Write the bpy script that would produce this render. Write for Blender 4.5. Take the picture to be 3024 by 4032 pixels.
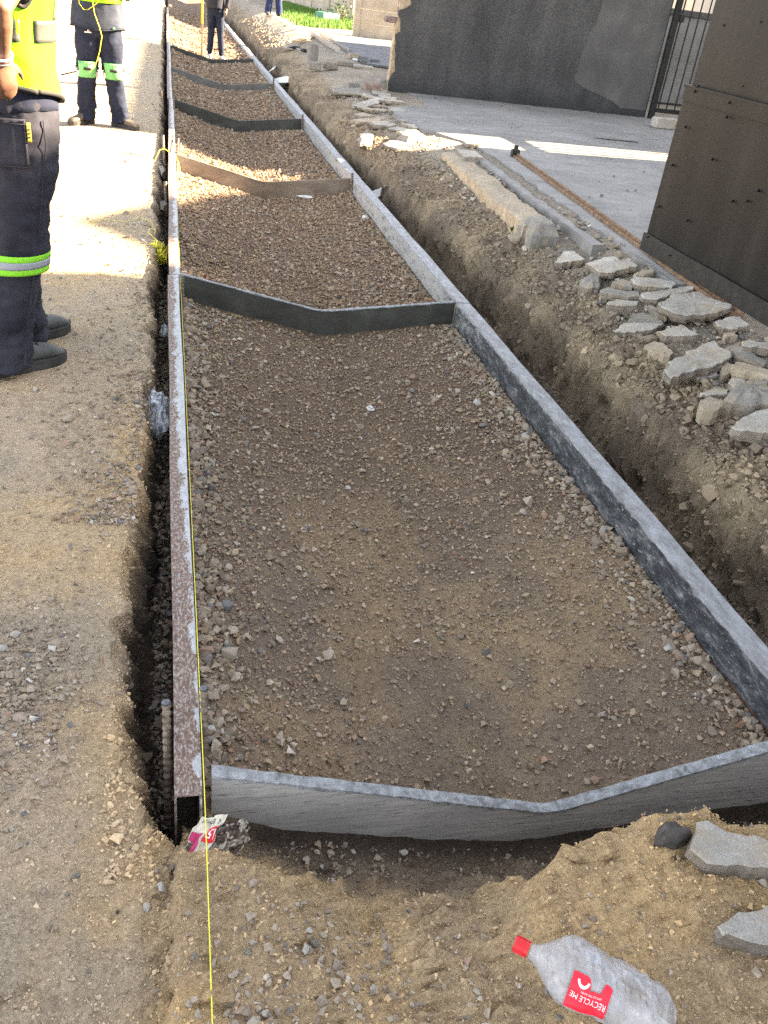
import bpy, bmesh, math, random
import numpy as np
from mathutils import Vector, Matrix, Quaternion

for _o in list(bpy.data.objects):
    bpy.data.objects.remove(_o, do_unlink=True)
scene = bpy.context.scene
COL = scene.collection

# ---------------------------------------------------------------- camera
cam_d = bpy.data.cameras.new('camera')
cam = bpy.data.objects.new('camera', cam_d)
COL.objects.link(cam)
cam_d.sensor_fit = 'VERTICAL'
cam_d.sensor_height = 36.0
cam_d.lens = 3375.06 / 4032.0 * 36.0
cam_d.clip_start = .02
cam_d.clip_end = 2000
_r = Vector((.9712645, -.2083783, .1149944)); _d = Vector((-.0143692, -.5336233, -.8456002)); _f = Vector((.2375684, .8196491, -.5212836))
_m = Matrix(((_r[0], -_d[0], -_f[0]), (_r[1], -_d[1], -_f[1]), (_r[2], -_d[2], -_f[2])))
cam.matrix_world = Matrix.Translation((-.04908, 0, 1.5)) @ _m.to_4x4()
scene.camera = cam

# ---------------------------------------------------------------- sky, sun, exposure
SUN_EL, SUN_AZ = math.radians(25), math.radians(5.5)       # sun stands to the right (+x), a little behind the square line
world = bpy.data.worlds.new('World'); scene.world = world; world.use_nodes = True
_nt = world.node_tree; _nt.nodes.clear()
_sky = _nt.nodes.new('ShaderNodeTexSky'); _sky.sky_type = 'NISHITA'; _sky.sun_disc = False
_sky.sun_elevation = SUN_EL; _sky.sun_rotation = math.radians(90) - SUN_AZ
_sky.air_density = .75; _sky.dust_density = .8; _sky.ozone_density = 1.0
_hs = _nt.nodes.new('ShaderNodeHueSaturation'); _hs.inputs['Saturation'].default_value = .26
_bg = _nt.nodes.new('ShaderNodeBackground'); _bg.inputs['Strength'].default_value = .05
_wo = _nt.nodes.new('ShaderNodeOutputWorld')
_nt.links.new(_sky.outputs[0], _hs.inputs['Color']); _nt.links.new(_hs.outputs[0], _bg.inputs[0]); _nt.links.new(_bg.outputs[0], _wo.inputs[0])
sun_d = bpy.data.lights.new('sun', 'SUN'); sun_d.energy = 5.0; sun_d.angle = math.radians(.55); sun_d.color = (1.0, .78, .52)
sun = bpy.data.objects.new('sun', sun_d); COL.objects.link(sun)
_dir = Vector((-math.cos(SUN_AZ) * math.cos(SUN_EL), -math.sin(SUN_AZ) * math.cos(SUN_EL), -math.sin(SUN_EL)))
sun.rotation_euler = _dir.to_track_quat('-Z', 'Y').to_euler(); sun.location = (12, 2, 8)
scene.view_settings.view_transform = 'Standard'; scene.view_settings.look = 'None'
scene.view_settings.exposure = 3.95; scene.view_settings.gamma = 1.0
scene.render.film_transparent = False
try:
    scene.cycles.max_bounces = 6; scene.cycles.diffuse_bounces = 3; scene.cycles.glossy_bounces = 3
    scene.cycles.transmission_bounces = 6; scene.cycles.transparent_max_bounces = 8
    scene.cycles.use_denoising = False
    scene.cycles.sample_clamp_indirect = 6
except Exception:
    pass
RNG = np.random.default_rng(7)
random.seed(7)

# ---------------------------------------------------------------- materials
def shade(name):
    m = bpy.data.materials.new(name); m.use_nodes = True
    nt = m.node_tree
    return m, nt, nt.nodes['Principled BSDF']

def nd(nt, kind, **kw):
    n = nt.nodes.new(kind)
    for k, v in kw.items():
        if k in n.inputs: n.inputs[k].default_value = v
        else: setattr(n, k, v)
    return n

def coords(nt, scale=(1, 1, 1), world_space=False):
    tc = nt.nodes.new('ShaderNodeTexCoord')
    src = tc.outputs['Object']
    if world_space:
        g = nt.nodes.new('ShaderNodeNewGeometry'); src = g.outputs['Position']
    mp = nt.nodes.new('ShaderNodeMapping'); mp.inputs['Scale'].default_value = scale
    nt.links.new(src, mp.inputs[0])
    return mp.outputs[0]

def noise(nt, vec, scale, detail=4, rough=.55, dist=0.0):
    n = nd(nt, 'ShaderNodeTexNoise', Scale=scale, Detail=detail, Roughness=rough, Distortion=dist)
    nt.links.new(vec, n.inputs['Vector'])
    return n.outputs['Fac']

def ramp(nt, fac, stops):
    r = nt.nodes.new('ShaderNodeValToRGB')
    el = r.color_ramp.elements
    while len(el) < len(stops): el.new(.5)
    for e, (p, c) in zip(el, stops):
        e.position = p; e.color = (*c, 1) if len(c) == 3 else c
    nt.links.new(fac, r.inputs[0])
    return r.outputs[0]

def mixc(nt, fac, a, b, mode='MIX'):
    n = nt.nodes.new('ShaderNodeMix'); n.data_type = 'RGBA'; n.blend_type = mode
    for sock, v in ((n.inputs[0], fac), (n.inputs[6], a), (n.inputs[7], b)):
        if hasattr(v, 'is_linked'): nt.links.new(v, sock)
        elif isinstance(v, (int, float)): sock.default_value = v
        else: sock.default_value = (*v, 1) if len(v) == 3 else v
    return n.outputs[2]

def math_(nt, op, a, b=0.0, clamp=False):
    n = nt.nodes.new('ShaderNodeMath'); n.operation = op; n.use_clamp = clamp
    for s, v in ((n.inputs[0], a), (n.inputs[1], b)):
        if hasattr(v, 'is_linked'): nt.links.new(v, s)
        else: s.default_value = v
    return n.outputs[0]

def bump(nt, bsdf, h, strength=.5, dist=.01):
    b = nd(nt, 'ShaderNodeBump', Strength=strength, Distance=dist)
    nt.links.new(h, b.inputs['Height']); nt.links.new(b.outputs[0], bsdf.inputs['Normal'])
    return b

def mottled(name, stops, scale=8, rough=.85, bump_scale=40, bump_str=.4, bump_dist=.004, detail=6, metal=0.0, spec=.3, stretch=(1, 1, 1), speck=None, dist=0.0):
    m, nt, b = shade(name)
    v = coords(nt, stretch)
    c = ramp(nt, noise(nt, v, scale, detail, .6, dist), stops)
    if speck:
        f = ramp(nt, noise(nt, v, speck[0], 2, .5), [(speck[1], (0, 0, 0)), (speck[1] + .06, (1, 1, 1))])
        c = mixc(nt, f, c, speck[2])
    nt.links.new(c, b.inputs['Base Color'])
    b.inputs['Roughness'].default_value = rough; b.inputs['Metallic'].default_value = metal
    b.inputs['Specular IOR Level'].default_value = spec
    if bump_str: bump(nt, b, noise(nt, v, bump_scale, 4, .6), bump_str, bump_dist)
    return m

def plain(name, col, rough=.6, metal=0.0, spec=.4):
    m, nt, b = shade(name)
    b.inputs['Base Color'].default_value = (*col, 1); b.inputs['Roughness'].default_value = rough
    b.inputs['Metallic'].default_value = metal; b.inputs['Specular IOR Level'].default_value = spec
    return m

MAT = {}
def make_materials():
    # soil: colour carried by the ground itself (which soil lies where, some shade painted in), grain from noise
    m, nt, b = shade('soil')
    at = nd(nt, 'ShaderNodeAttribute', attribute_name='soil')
    v = coords(nt)
    g1 = ramp(nt, noise(nt, v, 420, 3, .7), [(.25, (.72, .71, .70)), (.5, (1, 1, 1)), (.78, (1.22, 1.21, 1.19))])
    g2 = ramp(nt, noise(nt, v, 55, 5, .65), [(.3, (.80, .79, .78)), (.55, (1, 1, 1)), (.75, (1.12, 1.12, 1.13))])
    vo = nd(nt, 'ShaderNodeTexVoronoi', Scale=190.0); nt.links.new(v, vo.inputs['Vector'])
    vs = nt.nodes.new('ShaderNodeSeparateColor'); nt.links.new(vo.outputs['Color'], vs.inputs[0])
    g3 = ramp(nt, vs.outputs[0], [(.0, (.74, .73, .72)), (.35, (1, 1, 1)), (.88, (1.05, 1.05, 1.05)), (1.0, (1.35, 1.34, 1.32))])
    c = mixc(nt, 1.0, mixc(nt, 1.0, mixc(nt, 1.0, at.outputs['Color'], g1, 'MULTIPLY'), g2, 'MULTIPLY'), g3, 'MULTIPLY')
    nt.links.new(c, b.inputs['Base Color']); b.inputs['Roughness'].default_value = .95; b.inputs['Specular IOR Level'].default_value = .15
    h = math_(nt, 'ADD', noise(nt, v, 330, 4, .7), math_(nt, 'MULTIPLY', noise(nt, v, 90, 4, .6), 1.6))
    bump(nt, b, h, 1.0, .009)
    MAT['soil'] = m
    # stone: colour per stone
    m, nt, b = shade('stone')
    at = nd(nt, 'ShaderNodeAttribute', attribute_name='col')
    v = coords(nt)
    g1 = ramp(nt, noise(nt, v, 180, 4, .65), [(.3, (.72, .71, .70)), (.6, (1.1, 1.1, 1.1))])
    nt.links.new(mixc(nt, 1.0, at.outputs['Color'], g1, 'MULTIPLY'), b.inputs['Base Color'])
    b.inputs['Roughness'].default_value = .9; b.inputs['Specular IOR Level'].default_value = .2
    bump(nt, b, noise(nt, v, 260, 4, .65), .5, .003)
    MAT['stone'] = m
    # broken concrete: dusty face, open aggregate
    for nm, stops, sp in (('concrete', [(.25, (.29, .272, .24)), (.5, (.42, .40, .36)), (.75, (.53, .51, .47))], (.16, .155, .15)),
                          ('concrete_tan', [(.25, (.27, .225, .17)), (.5, (.38, .325, .25)), (.75, (.47, .41, .335))], (.22, .17, .13)),
                          ('concrete_dark', [(.25, (.17, .165, .15)), (.5, (.25, .24, .22)), (.75, (.34, .325, .30))], (.09, .09, .085)),
                          ('concrete_side', [(.28, (.21, .18, .145)), (.5, (.32, .285, .24)), (.72, (.43, .39, .335))], (.11, .10, .09))):
        m, nt, b = shade(nm)
        v = coords(nt, world_space=False)
        c = ramp(nt, noise(nt, v, 16, 7, .65), stops)
        f = ramp(nt, noise(nt, v, 120, 3, .6), [(.62, (0, 0, 0)), (.72, (.45, .45, .45))])
        c = mixc(nt, f, c, sp)
        c = mixc(nt, 1.0, c, ramp(nt, noise(nt, v, 260, 2, .6), [(.3, (.8, .8, .8)), (.65, (1.08, 1.08, 1.08))]), 'MULTIPLY')
        vw = coords(nt, world_space=True)
        c = mixc(nt, ramp(nt, noise(nt, vw, 11, 6, .7, .4), [(.47, (0, 0, 0)), (.66, (.75, .75, .75))]), c, (.36, .29, .205))      # clinging dust
        c = mixc(nt, 1.0, c, ramp(nt, noise(nt, vw, 2.6, 2, .5), [(.35, (.82, .82, .83)), (.62, (1.10, 1.09, 1.07))]), 'MULTIPLY')
        nt.links.new(c, b.inputs['Base Color']); b.inputs['Roughness'].default_value = .93; b.inputs['Specular IOR Level'].default_value = .2
        h = math_(nt, 'ADD', noise(nt, v, 60, 5, .65), noise(nt, v, 220, 3, .6))
        bump(nt, b, h, .6 if nm != 'concrete_side' else 1.0, .006 if nm != 'concrete_side' else .012)
        MAT[nm] = m
    # driveway concrete
    m, nt, b = shade('driveway_concrete')
    v = coords(nt, world_space=True)
    c = ramp(nt, noise(nt, v, .9, 8, .66, .4), [(.30, (.155, .152, .147)), (.5, (.225, .22, .213)), (.70, (.29, .284, .277))])
    v2 = coords(nt, (.8, 1.4, 1), True)
    c = mixc(nt, 1.0, c, ramp(nt, noise(nt, v2, 6, 8, .72), [(.32, (.74, .73, .71)), (.6, (1.06, 1.06, 1.06))]), 'MULTIPLY')
    c = mixc(nt, ramp(nt, noise(nt, v, 38, 3, .6), [(.66, (0, 0, 0)), (.74, (.6, .6, .6))]), c, (.20, .19, .18))
    nt.links.new(c, b.inputs['Base Color']); b.inputs['Roughness'].default_value = .85
    bump(nt, b, noise(nt, v, 45, 6, .65), .35, .006)
    MAT['drive'] = m
    # left rail: whitish paint flaking from rust, more rust towards the near end and on the outer side
    m, nt, b = shade('flaking_paint_left')
    g = nt.nodes.new('ShaderNodeNewGeometry'); sp = nt.nodes.new('ShaderNodeSeparateXYZ'); nt.links.new(g.outputs['Position'], sp.inputs[0])
    v = coords(nt, (1, .45, 1), True)
    edge = math_(nt, 'ADD', math_(nt, 'MULTIPLY', sp.outputs[0], 9.0), .27)
    nearend = nd(nt, 'ShaderNodeMapRange', **{'From Min': 1.9, 'From Max': 3.1, 'To Min': -.19, 'To Max': .09}); nt.links.new(sp.outputs[1], nearend.inputs[0])
    farend = nd(nt, 'ShaderNodeMapRange', **{'From Min': 4.2, 'From Max': 5.2, 'To Min': 0, 'To Max': -.10}); nt.links.new(sp.outputs[1], farend.inputs[0])
    f = math_(nt, 'ADD', math_(nt, 'ADD', math_(nt, 'ADD', edge, nearend.outputs[0]), farend.outputs[0]), math_(nt, 'ADD', noise(nt, v, 26, 6, .62, .3), math_(nt, 'MULTIPLY', noise(nt, v, 190, 3, .7), .42)))
    fac = ramp(nt, f, [(.735, (0, 0, 0)), (.76, (1, 1, 1))])
    rust = ramp(nt, noise(nt, v, 70, 5, .7), [(.3, (.075, .042, .032)), (.55, (.14, .085, .062)), (.75, (.22, .145, .11))])
    flecks = ramp(nt, noise(nt, v, 150, 4, .8), [(.50, (0, 0, 0)), (.57, (1, 1, 1))])
    rust = mixc(nt, math_(nt, 'MULTIPLY', flecks, .75), rust, (.36, .33, .31))
    paint = ramp(nt, noise(nt, v, 60, 5, .7), [(.3, (.27, .275, .29)), (.6, (.43, .44, .465))])
    nt.links.new(mixc(nt, fac, rust, paint), b.inputs['Base Color']); b.inputs['Roughness'].default_value = .7
    bump(nt, b, math_(nt, 'ADD', math_(nt, 'MULTIPLY', fac, .6), noise(nt, v, 160, 3, .6)), .4, .003)
    MAT['rail_left'] = m
    # right rail: pale scaled top, dark smeared face, rust along the foot
    m, nt, b = shade('scaled_steel_right')
    tc = nt.nodes.new('ShaderNodeTexCoord'); sp = nt.nodes.new('ShaderNodeSeparateXYZ'); nt.links.new(tc.outputs['Object'], sp.inputs[0])
    v = coords(nt, (1, .5, 1)); vw = coords(nt, (1, .35, 1), True)
    z = sp.outputs[2]
    n1 = noise(nt, vw, 24, 8, .78, .4)
    spy = nt.nodes.new('ShaderNodeSeparateXYZ'); gg = nt.nodes.new('ShaderNodeNewGeometry'); nt.links.new(gg.outputs['Position'], spy.inputs[0])
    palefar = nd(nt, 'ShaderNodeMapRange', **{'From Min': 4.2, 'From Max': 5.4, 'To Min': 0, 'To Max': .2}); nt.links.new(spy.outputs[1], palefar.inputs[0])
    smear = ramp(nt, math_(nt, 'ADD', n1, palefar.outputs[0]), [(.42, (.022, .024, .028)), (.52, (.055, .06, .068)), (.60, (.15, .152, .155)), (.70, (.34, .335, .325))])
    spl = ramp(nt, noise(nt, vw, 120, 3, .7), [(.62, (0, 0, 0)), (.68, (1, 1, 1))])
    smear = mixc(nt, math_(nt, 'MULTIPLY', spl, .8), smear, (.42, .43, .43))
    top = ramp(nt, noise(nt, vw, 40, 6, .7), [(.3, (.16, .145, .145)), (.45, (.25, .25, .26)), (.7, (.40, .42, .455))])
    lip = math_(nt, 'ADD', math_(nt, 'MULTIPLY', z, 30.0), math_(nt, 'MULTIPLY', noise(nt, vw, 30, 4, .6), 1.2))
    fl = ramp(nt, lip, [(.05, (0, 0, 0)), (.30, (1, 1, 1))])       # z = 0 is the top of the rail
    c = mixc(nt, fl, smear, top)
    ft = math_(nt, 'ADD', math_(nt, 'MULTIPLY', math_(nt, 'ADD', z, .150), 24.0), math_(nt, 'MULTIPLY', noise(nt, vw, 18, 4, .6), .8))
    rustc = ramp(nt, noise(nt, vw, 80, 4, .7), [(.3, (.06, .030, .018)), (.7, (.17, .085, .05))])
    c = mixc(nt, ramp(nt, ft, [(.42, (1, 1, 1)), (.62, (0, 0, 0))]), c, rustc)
    nt.links.new(c, b.inputs['Base Color']); b.inputs['Roughness'].default_value = .62
    bump(nt, b, noise(nt, vw, 130, 4, .65), .4, .003)
    MAT['rail_right'] = m
    # weathered plywood, grain along x, fine checks
    m, nt, b = shade('weathered_plywood')
    v = coords(nt, (1.0, 8, 26))
    base = ramp(nt, noise(nt, v, 4, 7, .65, .6), [(.3, (.30, .285, .265)), (.5, (.42, .405, .38)), (.72, (.53, .515, .49))])
    v3 = coords(nt, (1.6, 3, 34))
    chk = ramp(nt, noise(nt, v3, 9, 4, .65, .3), [(.36, (1, 1, 1)), (.41, (0, 0, 0))])
    base = mixc(nt, chk, base, (.05, .047, .042))
    v4 = coords(nt, (1, 1, 1))
    base = mixc(nt, ramp(nt, noise(nt, v4, 5, 3, .5), [(.45, (0, 0, 0)), (.7, (.55, .55, .55))]), base, (.27, .27, .27))
    nt.links.new(base, b.inputs['Base Color']); b.inputs['Roughness'].default_value = .85
    bump(nt, b, chk, -.5, .004)
    MAT['ply'] = m
    MAT['crust'] = mottled('cement_crust', [(.3, (.13, .13, .13)), (.45, (.25, .26, .272)), (.7, (.40, .42, .445))], 45, .9, 90, 1.0, .01)
    MAT['board_dark'] = mottled('dark_form_board', [(.35, (.040, .041, .036)), (.55, (.060, .060, .053)), (.70, (.085, .085, .077)), (.8, (.15, .15, .14))], 5, .55, 60, .25, .003, stretch=(1, 1, 1.6), dist=.6)
    MAT['board_grey'] = mottled('grey_form_board', [(.3, (.10, .098, .09)), (.55, (.145, .142, .133)), (.75, (.20, .195, .185))], 5, .7, 60, .25, .003)
    MAT['board_brown'] = mottled('brown_form_board', [(.3, (.13, .10, .075)), (.5, (.21, .165, .125)), (.7, (.29, .235, .185))], 4, .75, 60, .25, .003, stretch=(1, 1, 2.5), dist=.4)
    MAT['rebar'] = mottled('rusty_rebar', [(.3, (.09, .07, .055)), (.5, (.20, .16, .125)), (.7, (.34, .29, .235))], 60, .75, 200, .3, .002, metal=.35)
    MAT['rebar_cap'] = plain('worn_steel_end', (.12, .13, .145), .5, .6)
    MAT['string'] = plain('yellow_nylon', (.78, .72, .06), .5)
    # walls and gates
    m, nt, b = shade('dark_rough_plaster')
    v = coords(nt, world_space=True)
    c = ramp(nt, noise(nt, v, 1.4, 6, .6, .2), [(.3, (.056, .057, .058)), (.55, (.080, .080, .079)), (.75, (.110, .108, .104))])
    c = mixc(nt, 1.0, c, ramp(nt, noise(nt, v, 50, 4, .7), [(.3, (.6, .6, .6)), (.65, (1.15, 1.15, 1.15))]), 'MULTIPLY')
    vst = coords(nt, (1, 1, .22), True)
    c = mixc(nt, 1.0, c, ramp(nt, noise(nt, vst, 3.4, 6, .65, .3), [(.32, (.72, .72, .73)), (.5, (1, 1, 1)), (.70, (1.35, 1.33, 1.30))]), 'MULTIPLY')
    spz = nt.nodes.new('ShaderNodeSeparateXYZ'); gz = nt.nodes.new('ShaderNodeNewGeometry'); nt.links.new(gz.outputs['Position'], spz.inputs[0])
    foot_dark = ramp(nt, math_(nt, 'ADD', spz.outputs[2], math_(nt, 'MULTIPLY', noise(nt, v, 4, 4, .6), .35)), [(.42, (1, 1, 1)), (.62, (0, 0, 0))])
    c = mixc(nt, math_(nt, 'MULTIPLY', foot_dark, .55), c, (.018, .018, .018))       # darker towards the foot of the wall
    nt.links.new(c, b.inputs['Base Color']); b.inputs['Roughness'].default_value = .92
    bump(nt, b, math_(nt, 'ADD', noise(nt, v, 55, 5, .7), noise(nt, v, 18, 3, .6)), .9, .02)
    MAT['plaster'] = m
    MAT['plaster_patch'] = mottled('smooth_grey_plaster', [(.3, (.072, .071, .069)), (.55, (.098, .096, .093)), (.75, (.13, .127, .122))], 2.2, .85, 30, .35, .006)
    MAT['wall_grey'] = mottled('grey_block_wall', [(.3, (.17, .165, .155)), (.6, (.24, .235, .225))], 2, .9, 30, .4, .008)
    MAT['brick'] = mottled('old_brick', [(.3, (.13, .085, .07)), (.5, (.21, .15, .125)), (.7, (.30, .24, .21))], 14, .92, 60, .7, .008)
    MAT['mortar'] = mottled('tan_mortar', [(.3, (.30, .225, .15)), (.5, (.42, .33, .225)), (.7, (.52, .43, .31))], 14, .95, 50, .8, .012)
    m, nt, b = shade('dark_sheet_metal')
    v = coords(nt, (1, 1.6, .35)); v2 = coords(nt)
    c = ramp(nt, noise(nt, v, 3.0, 5, .6), [(.3, (.009, .0088, .0085)), (.55, (.0145, .0138, .0130)), (.78, (.026, .024, .022))])
    c = mixc(nt, ramp(nt, noise(nt, v2, 30, 5, .7), [(.58, (0, 0, 0)), (.75, (.5, .5, .5))]), c, (.032, .030, .028))
    nt.links.new(c, b.inputs['Base Color']); b.inputs['Roughness'].default_value = .5; b.inputs['Metallic'].default_value = .0; b.inputs['Specular IOR Level'].default_value = .14
    bump(nt, b, noise(nt, v2, 2.2, 2, .5), .18, .02)
    MAT['sheet'] = m
    MAT['black_steel'] = mottled('black_steel', [(.3, (.016, .016, .016)), (.7, (.035, .034, .032))], 20, .5, 80, .2, .002, metal=.3)
    MAT['rivet'] = plain('rivet_black', (.012, .012, .012), .45, .4)
    MAT['rust_rail'] = mottled('rusted_track', [(.3, (.10, .06, .035)), (.55, (.22, .14, .085)), (.75, (.34, .25, .17))], 26, .8, 90, .4, .003, metal=.2)
    MAT['precast'] = mottled('precast_panel', [(.3, (.30, .265, .21)), (.55, (.39, .35, .285)), (.75, (.46, .42, .35))], 2.4, .92, 35, .3, .006)
    MAT['paver'] = mottled('grey_paver', [(.3, (.12, .125, .135)), (.6, (.19, .195, .205)), (.8, (.26, .265, .275))], 9, .85, 60, .4, .004)
    MAT['house'] = mottled('house_render', [(.3, (.34, .31, .27)), (.7, (.45, .42, .37))], 1.2, .9, 20, .2, .01)
    MAT['roof'] = mottled('roof_sheet', [(.3, (.14, .07, .05)), (.7, (.22, .12, .09))], 2, .6, 20, .1, .01)
    MAT['glass'] = plain('window_glass', (.03, .035, .04), .08, 0, .6)
    # people
    def cloth(nm, stops, rough=.9, sc=7, bs=420, bstr=.35, sheen=.0):
        m, nt, b = shade(nm); v = coords(nt)
        c = ramp(nt, noise(nt, v, sc, 5, .6), stops)
        c = mixc(nt, 1.0, c, ramp(nt, noise(nt, v, 500, 2, .6), [(.3, (.82, .82, .82)), (.7, (1.12, 1.12, 1.12))]), 'MULTIPLY')
        nt.links.new(c, b.inputs['Base Color']); b.inputs['Roughness'].default_value = rough; b.inputs['Specular IOR Level'].default_value = .2
        b.inputs['Sheen Weight'].default_value = sheen
        bump(nt, b, math_(nt, 'ADD', noise(nt, v, bs, 2, .5), math_(nt, 'MULTIPLY', noise(nt, v, 26, 4, .6), 2.0)), bstr, .006)
        return m
    MAT['charcoal'] = cloth('charcoal_cotton', [(.3, (.020, .021, .030)), (.55, (.031, .032, .045)), (.8, (.062, .060, .068))])
    MAT['navy'] = cloth('navy_cotton', [(.3, (.010, .014, .030)), (.55, (.016, .021, .042)), (.8, (.030, .036, .062))])
    MAT['navy_worn'] = cloth('worn_navy_jacket', [(.3, (.022, .028, .045)), (.55, (.036, .044, .066)), (.8, (.07, .08, .10))])
    MAT['denim'] = cloth('dark_denim', [(.3, (.012, .016, .030)), (.55, (.020, .026, .046)), (.8, (.045, .055, .085))])
    MAT['blue_work'] = cloth('blue_workwear', [(.3, (.018, .028, .075)), (.6, (.028, .040, .10)), (.8, (.05, .065, .14))])
    MAT['lime'] = cloth('fluorescent_lime', [(.3, (.21, .60, .010)), (.55, (.27, .70, .014)), (.8, (.34, .78, .02))], .75, 5, 300, .25)
    MAT['lime_band'] = cloth('lime_band', [(.3, (.20, .58, .03)), (.7, (.26, .66, .04))], .7)
    MAT['reflective'] = cloth('grey_reflective_tape', [(.3, (.05, .054, .049)), (.6, (.07, .074, .067)), (.8, (.095, .098, .09))], .45, 6, 300, .12)
    MAT['silver_band'] = cloth('silver_tape', [(.3, (.22, .235, .27)), (.7, (.31, .33, .37))], .4, 6, 300, .1)
    MAT['white_band'] = plain('white_tape', (.62, .61, .58), .6)
    MAT['trim'] = plain('black_binding', (.012, .012, .012), .8)
    MAT['pad_green'] = cloth('green_foam_pad', [(.3, (.12, .36, .13)), (.7, (.17, .45, .17))], .7, 6, 200, .2)
    MAT['strap_brown'] = plain('brown_strap', (.09, .055, .045), .8)
    MAT['boot'] = mottled('dusty_boot_leather', [(.3, (.045, .048, .047)), (.55, (.075, .078, .075)), (.8, (.15, .145, .13))], 14, .7, 90, .3, .003)
    MAT['boot_tan'] = mottled('sandy_boot_leather', [(.3, (.07, .055, .042)), (.55, (.13, .105, .08)), (.8, (.26, .22, .17))], 14, .75, 90, .3, .003)
    MAT['sole'] = mottled('rubber_sole', [(.3, (.022, .022, .022)), (.7, (.06, .058, .054))], 20, .85, 80, .3, .003)
    MAT['sneaker'] = mottled('white_sneaker', [(.3, (.40, .38, .35)), (.7, (.62, .60, .57))], 20, .7, 80, .2, .003)
    m, nt, b = shade('brown_skin'); v = coords(nt)
    nt.links.new(ramp(nt, noise(nt, v, 14, 5, .6), [(.3, (.115, .058, .036)), (.6, (.16, .083, .052)), (.8, (.21, .115, .075))]), b.inputs['Base Color'])
    b.inputs['Roughness'].default_value = .5; b.inputs['Subsurface Weight'].default_value = .08; b.inputs['Subsurface Radius'].default_value = (.02, .008, .004)
    bump(nt, b, noise(nt, v, 240, 3, .6), .15, .002)
    MAT['skin'] = m
    MAT['hair'] = plain('black_hair', (.010, .009, .008), .85)
    MAT['eye'] = plain('eye_white', (.62, .60, .56), .25)
    MAT['bracelet'] = plain('pale_wristband', (.55, .50, .60), .45)
    MAT['silver'] = plain('silver_links', (.55, .55, .55), .25, .9)
    MAT['tag_yellow'] = plain('yellow_tag', (.55, .38, .03), .6)
    MAT['ink'] = plain('dark_print', (.02, .018, .02), .7)
    MAT['white_print'] = plain('white_print', (.80, .78, .78), .6)
    MAT['red_print'] = plain('red_print', (.60, .012, .03), .5)
    # litter
    m, nt, b = shade('clear_dirty_plastic')
    v = coords(nt)
    c = ramp(nt, noise(nt, v, 26, 5, .65, .5), [(.3, (.42, .42, .43)), (.6, (.60, .62, .67)), (.8, (.72, .74, .80))])
    nt.links.new(c, b.inputs['Base Color']); b.inputs['Roughness'].default_value = .16; b.inputs['Specular IOR Level'].default_value = .8
    tr = nt.nodes.new('ShaderNodeBsdfTransparent'); tr.inputs[0].default_value = (.93, .94, .96, 1)
    mx = nt.nodes.new('ShaderNodeMixShader')
    fr = math_(nt, 'ADD', math_(nt, 'MULTIPLY', noise(nt, v, 9, 4, .6, .5), .95), -.02, True)
    nt.links.new(fr, mx.inputs[0]); nt.links.new(tr.outputs[0], mx.inputs[1]); nt.links.new(b.outputs[0], mx.inputs[2])
    nt.links.new(mx.outputs[0], nt.nodes['Material Output'].inputs[0])
    bump(nt, b, noise(nt, v, 60, 4, .6), .35, .004)
    MAT['clear'] = m
    m, nt, b = shade('clear_film')
    v = coords(nt)
    b.inputs['Base Color'].default_value = (.62, .66, .74, 1); b.inputs['Roughness'].default_value = .12; b.inputs['Specular IOR Level'].default_value = .8
    tr = nt.nodes.new('ShaderNodeBsdfTransparent'); tr.inputs[0].default_value = (.88, .9, .93, 1)
    mx = nt.nodes.new('ShaderNodeMixShader')
    fr = ramp(nt, noise(nt, v, 30, 4, .6, .6), [(.38, (.06, .06, .06)), (.68, (.72, .72, .72))])
    nt.links.new(fr, mx.inputs[0]); nt.links.new(tr.outputs[0], mx.inputs[1]); nt.links.new(b.outputs[0], mx.inputs[2])
    nt.links.new(mx.outputs[0], nt.nodes['Material Output'].inputs[0])
    bump(nt, b, noise(nt, v, 45, 3, .6), .5, .008)
    MAT['film'] = m
    MAT['red_cap'] = plain('red_cap_plastic', (.62, .02, .03), .35)
    MAT['red_label'] = plain('red_label', (.74, .018, .045), .5)
    MAT['paper'] = mottled('stained_paper', [(.3, (.42, .39, .31)), (.5, (.60, .56, .46)), (.7, (.70, .67, .58))], 40, .8, 90, .3, .003, dist=.5)
    MAT['paper_dark'] = mottled('printed_paper_dark', [(.35, (.02, .02, .02)), (.48, (.10, .06, .045)), (.58, (.36, .34, .29)), (.7, (.45, .42, .35))], 55, .7, 90, .3, .003, dist=1.2)
    MAT['paper_pink'] = plain('magenta_print', (.42, .03, .12), .7)
    MAT['white_sheet'] = mottled('white_offcut', [(.3, (.50, .50, .49)), (.7, (.66, .66, .65))], 10, .8, 60, .2, .003)
    MAT['blade_light'] = mottled('grass_blade', [(.3, (.07, .15, .02)), (.7, (.13, .25, .035))], 8, .7, 0, 0)
    MAT['leaf'] = mottled('green_leaf', [(.3, (.035, .07, .02)), (.7, (.07, .13, .035))], 12, .6, 0, 0)
    MAT['wood'] = mottled('staff_wood', [(.3, (.30, .20, .09)), (.7, (.45, .32, .16))], 10, .7, 60, .2, .002)
    MAT['yellow_paint'] = plain('yellow_staff_paint', (.75, .58, .06), .55)
    MAT['dark_plastic'] = plain('black_rubber', (.012, .012, .012), .6)
    MAT['steel'] = mottled('grey_steel', [(.3, (.22, .20, .18)), (.7, (.40, .37, .33))], 20, .6, 60, .2, .003, metal=.2)
    MAT['green_net'] = plain('faded_green_plastic', (.06, .20, .15), .5)
    MAT['dark_earth'] = mottled('dark_lump', [(.3, (.035, .032, .030)), (.55, (.075, .068, .062)), (.75, (.13, .12, .11))], 30, .95, 70, .9, .01)

# ---------------------------------------------------------------- mesh helpers
def link(ob, parent=None):
    COL.objects.link(ob)
    if parent is not None: ob.parent = parent
    return ob

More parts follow.
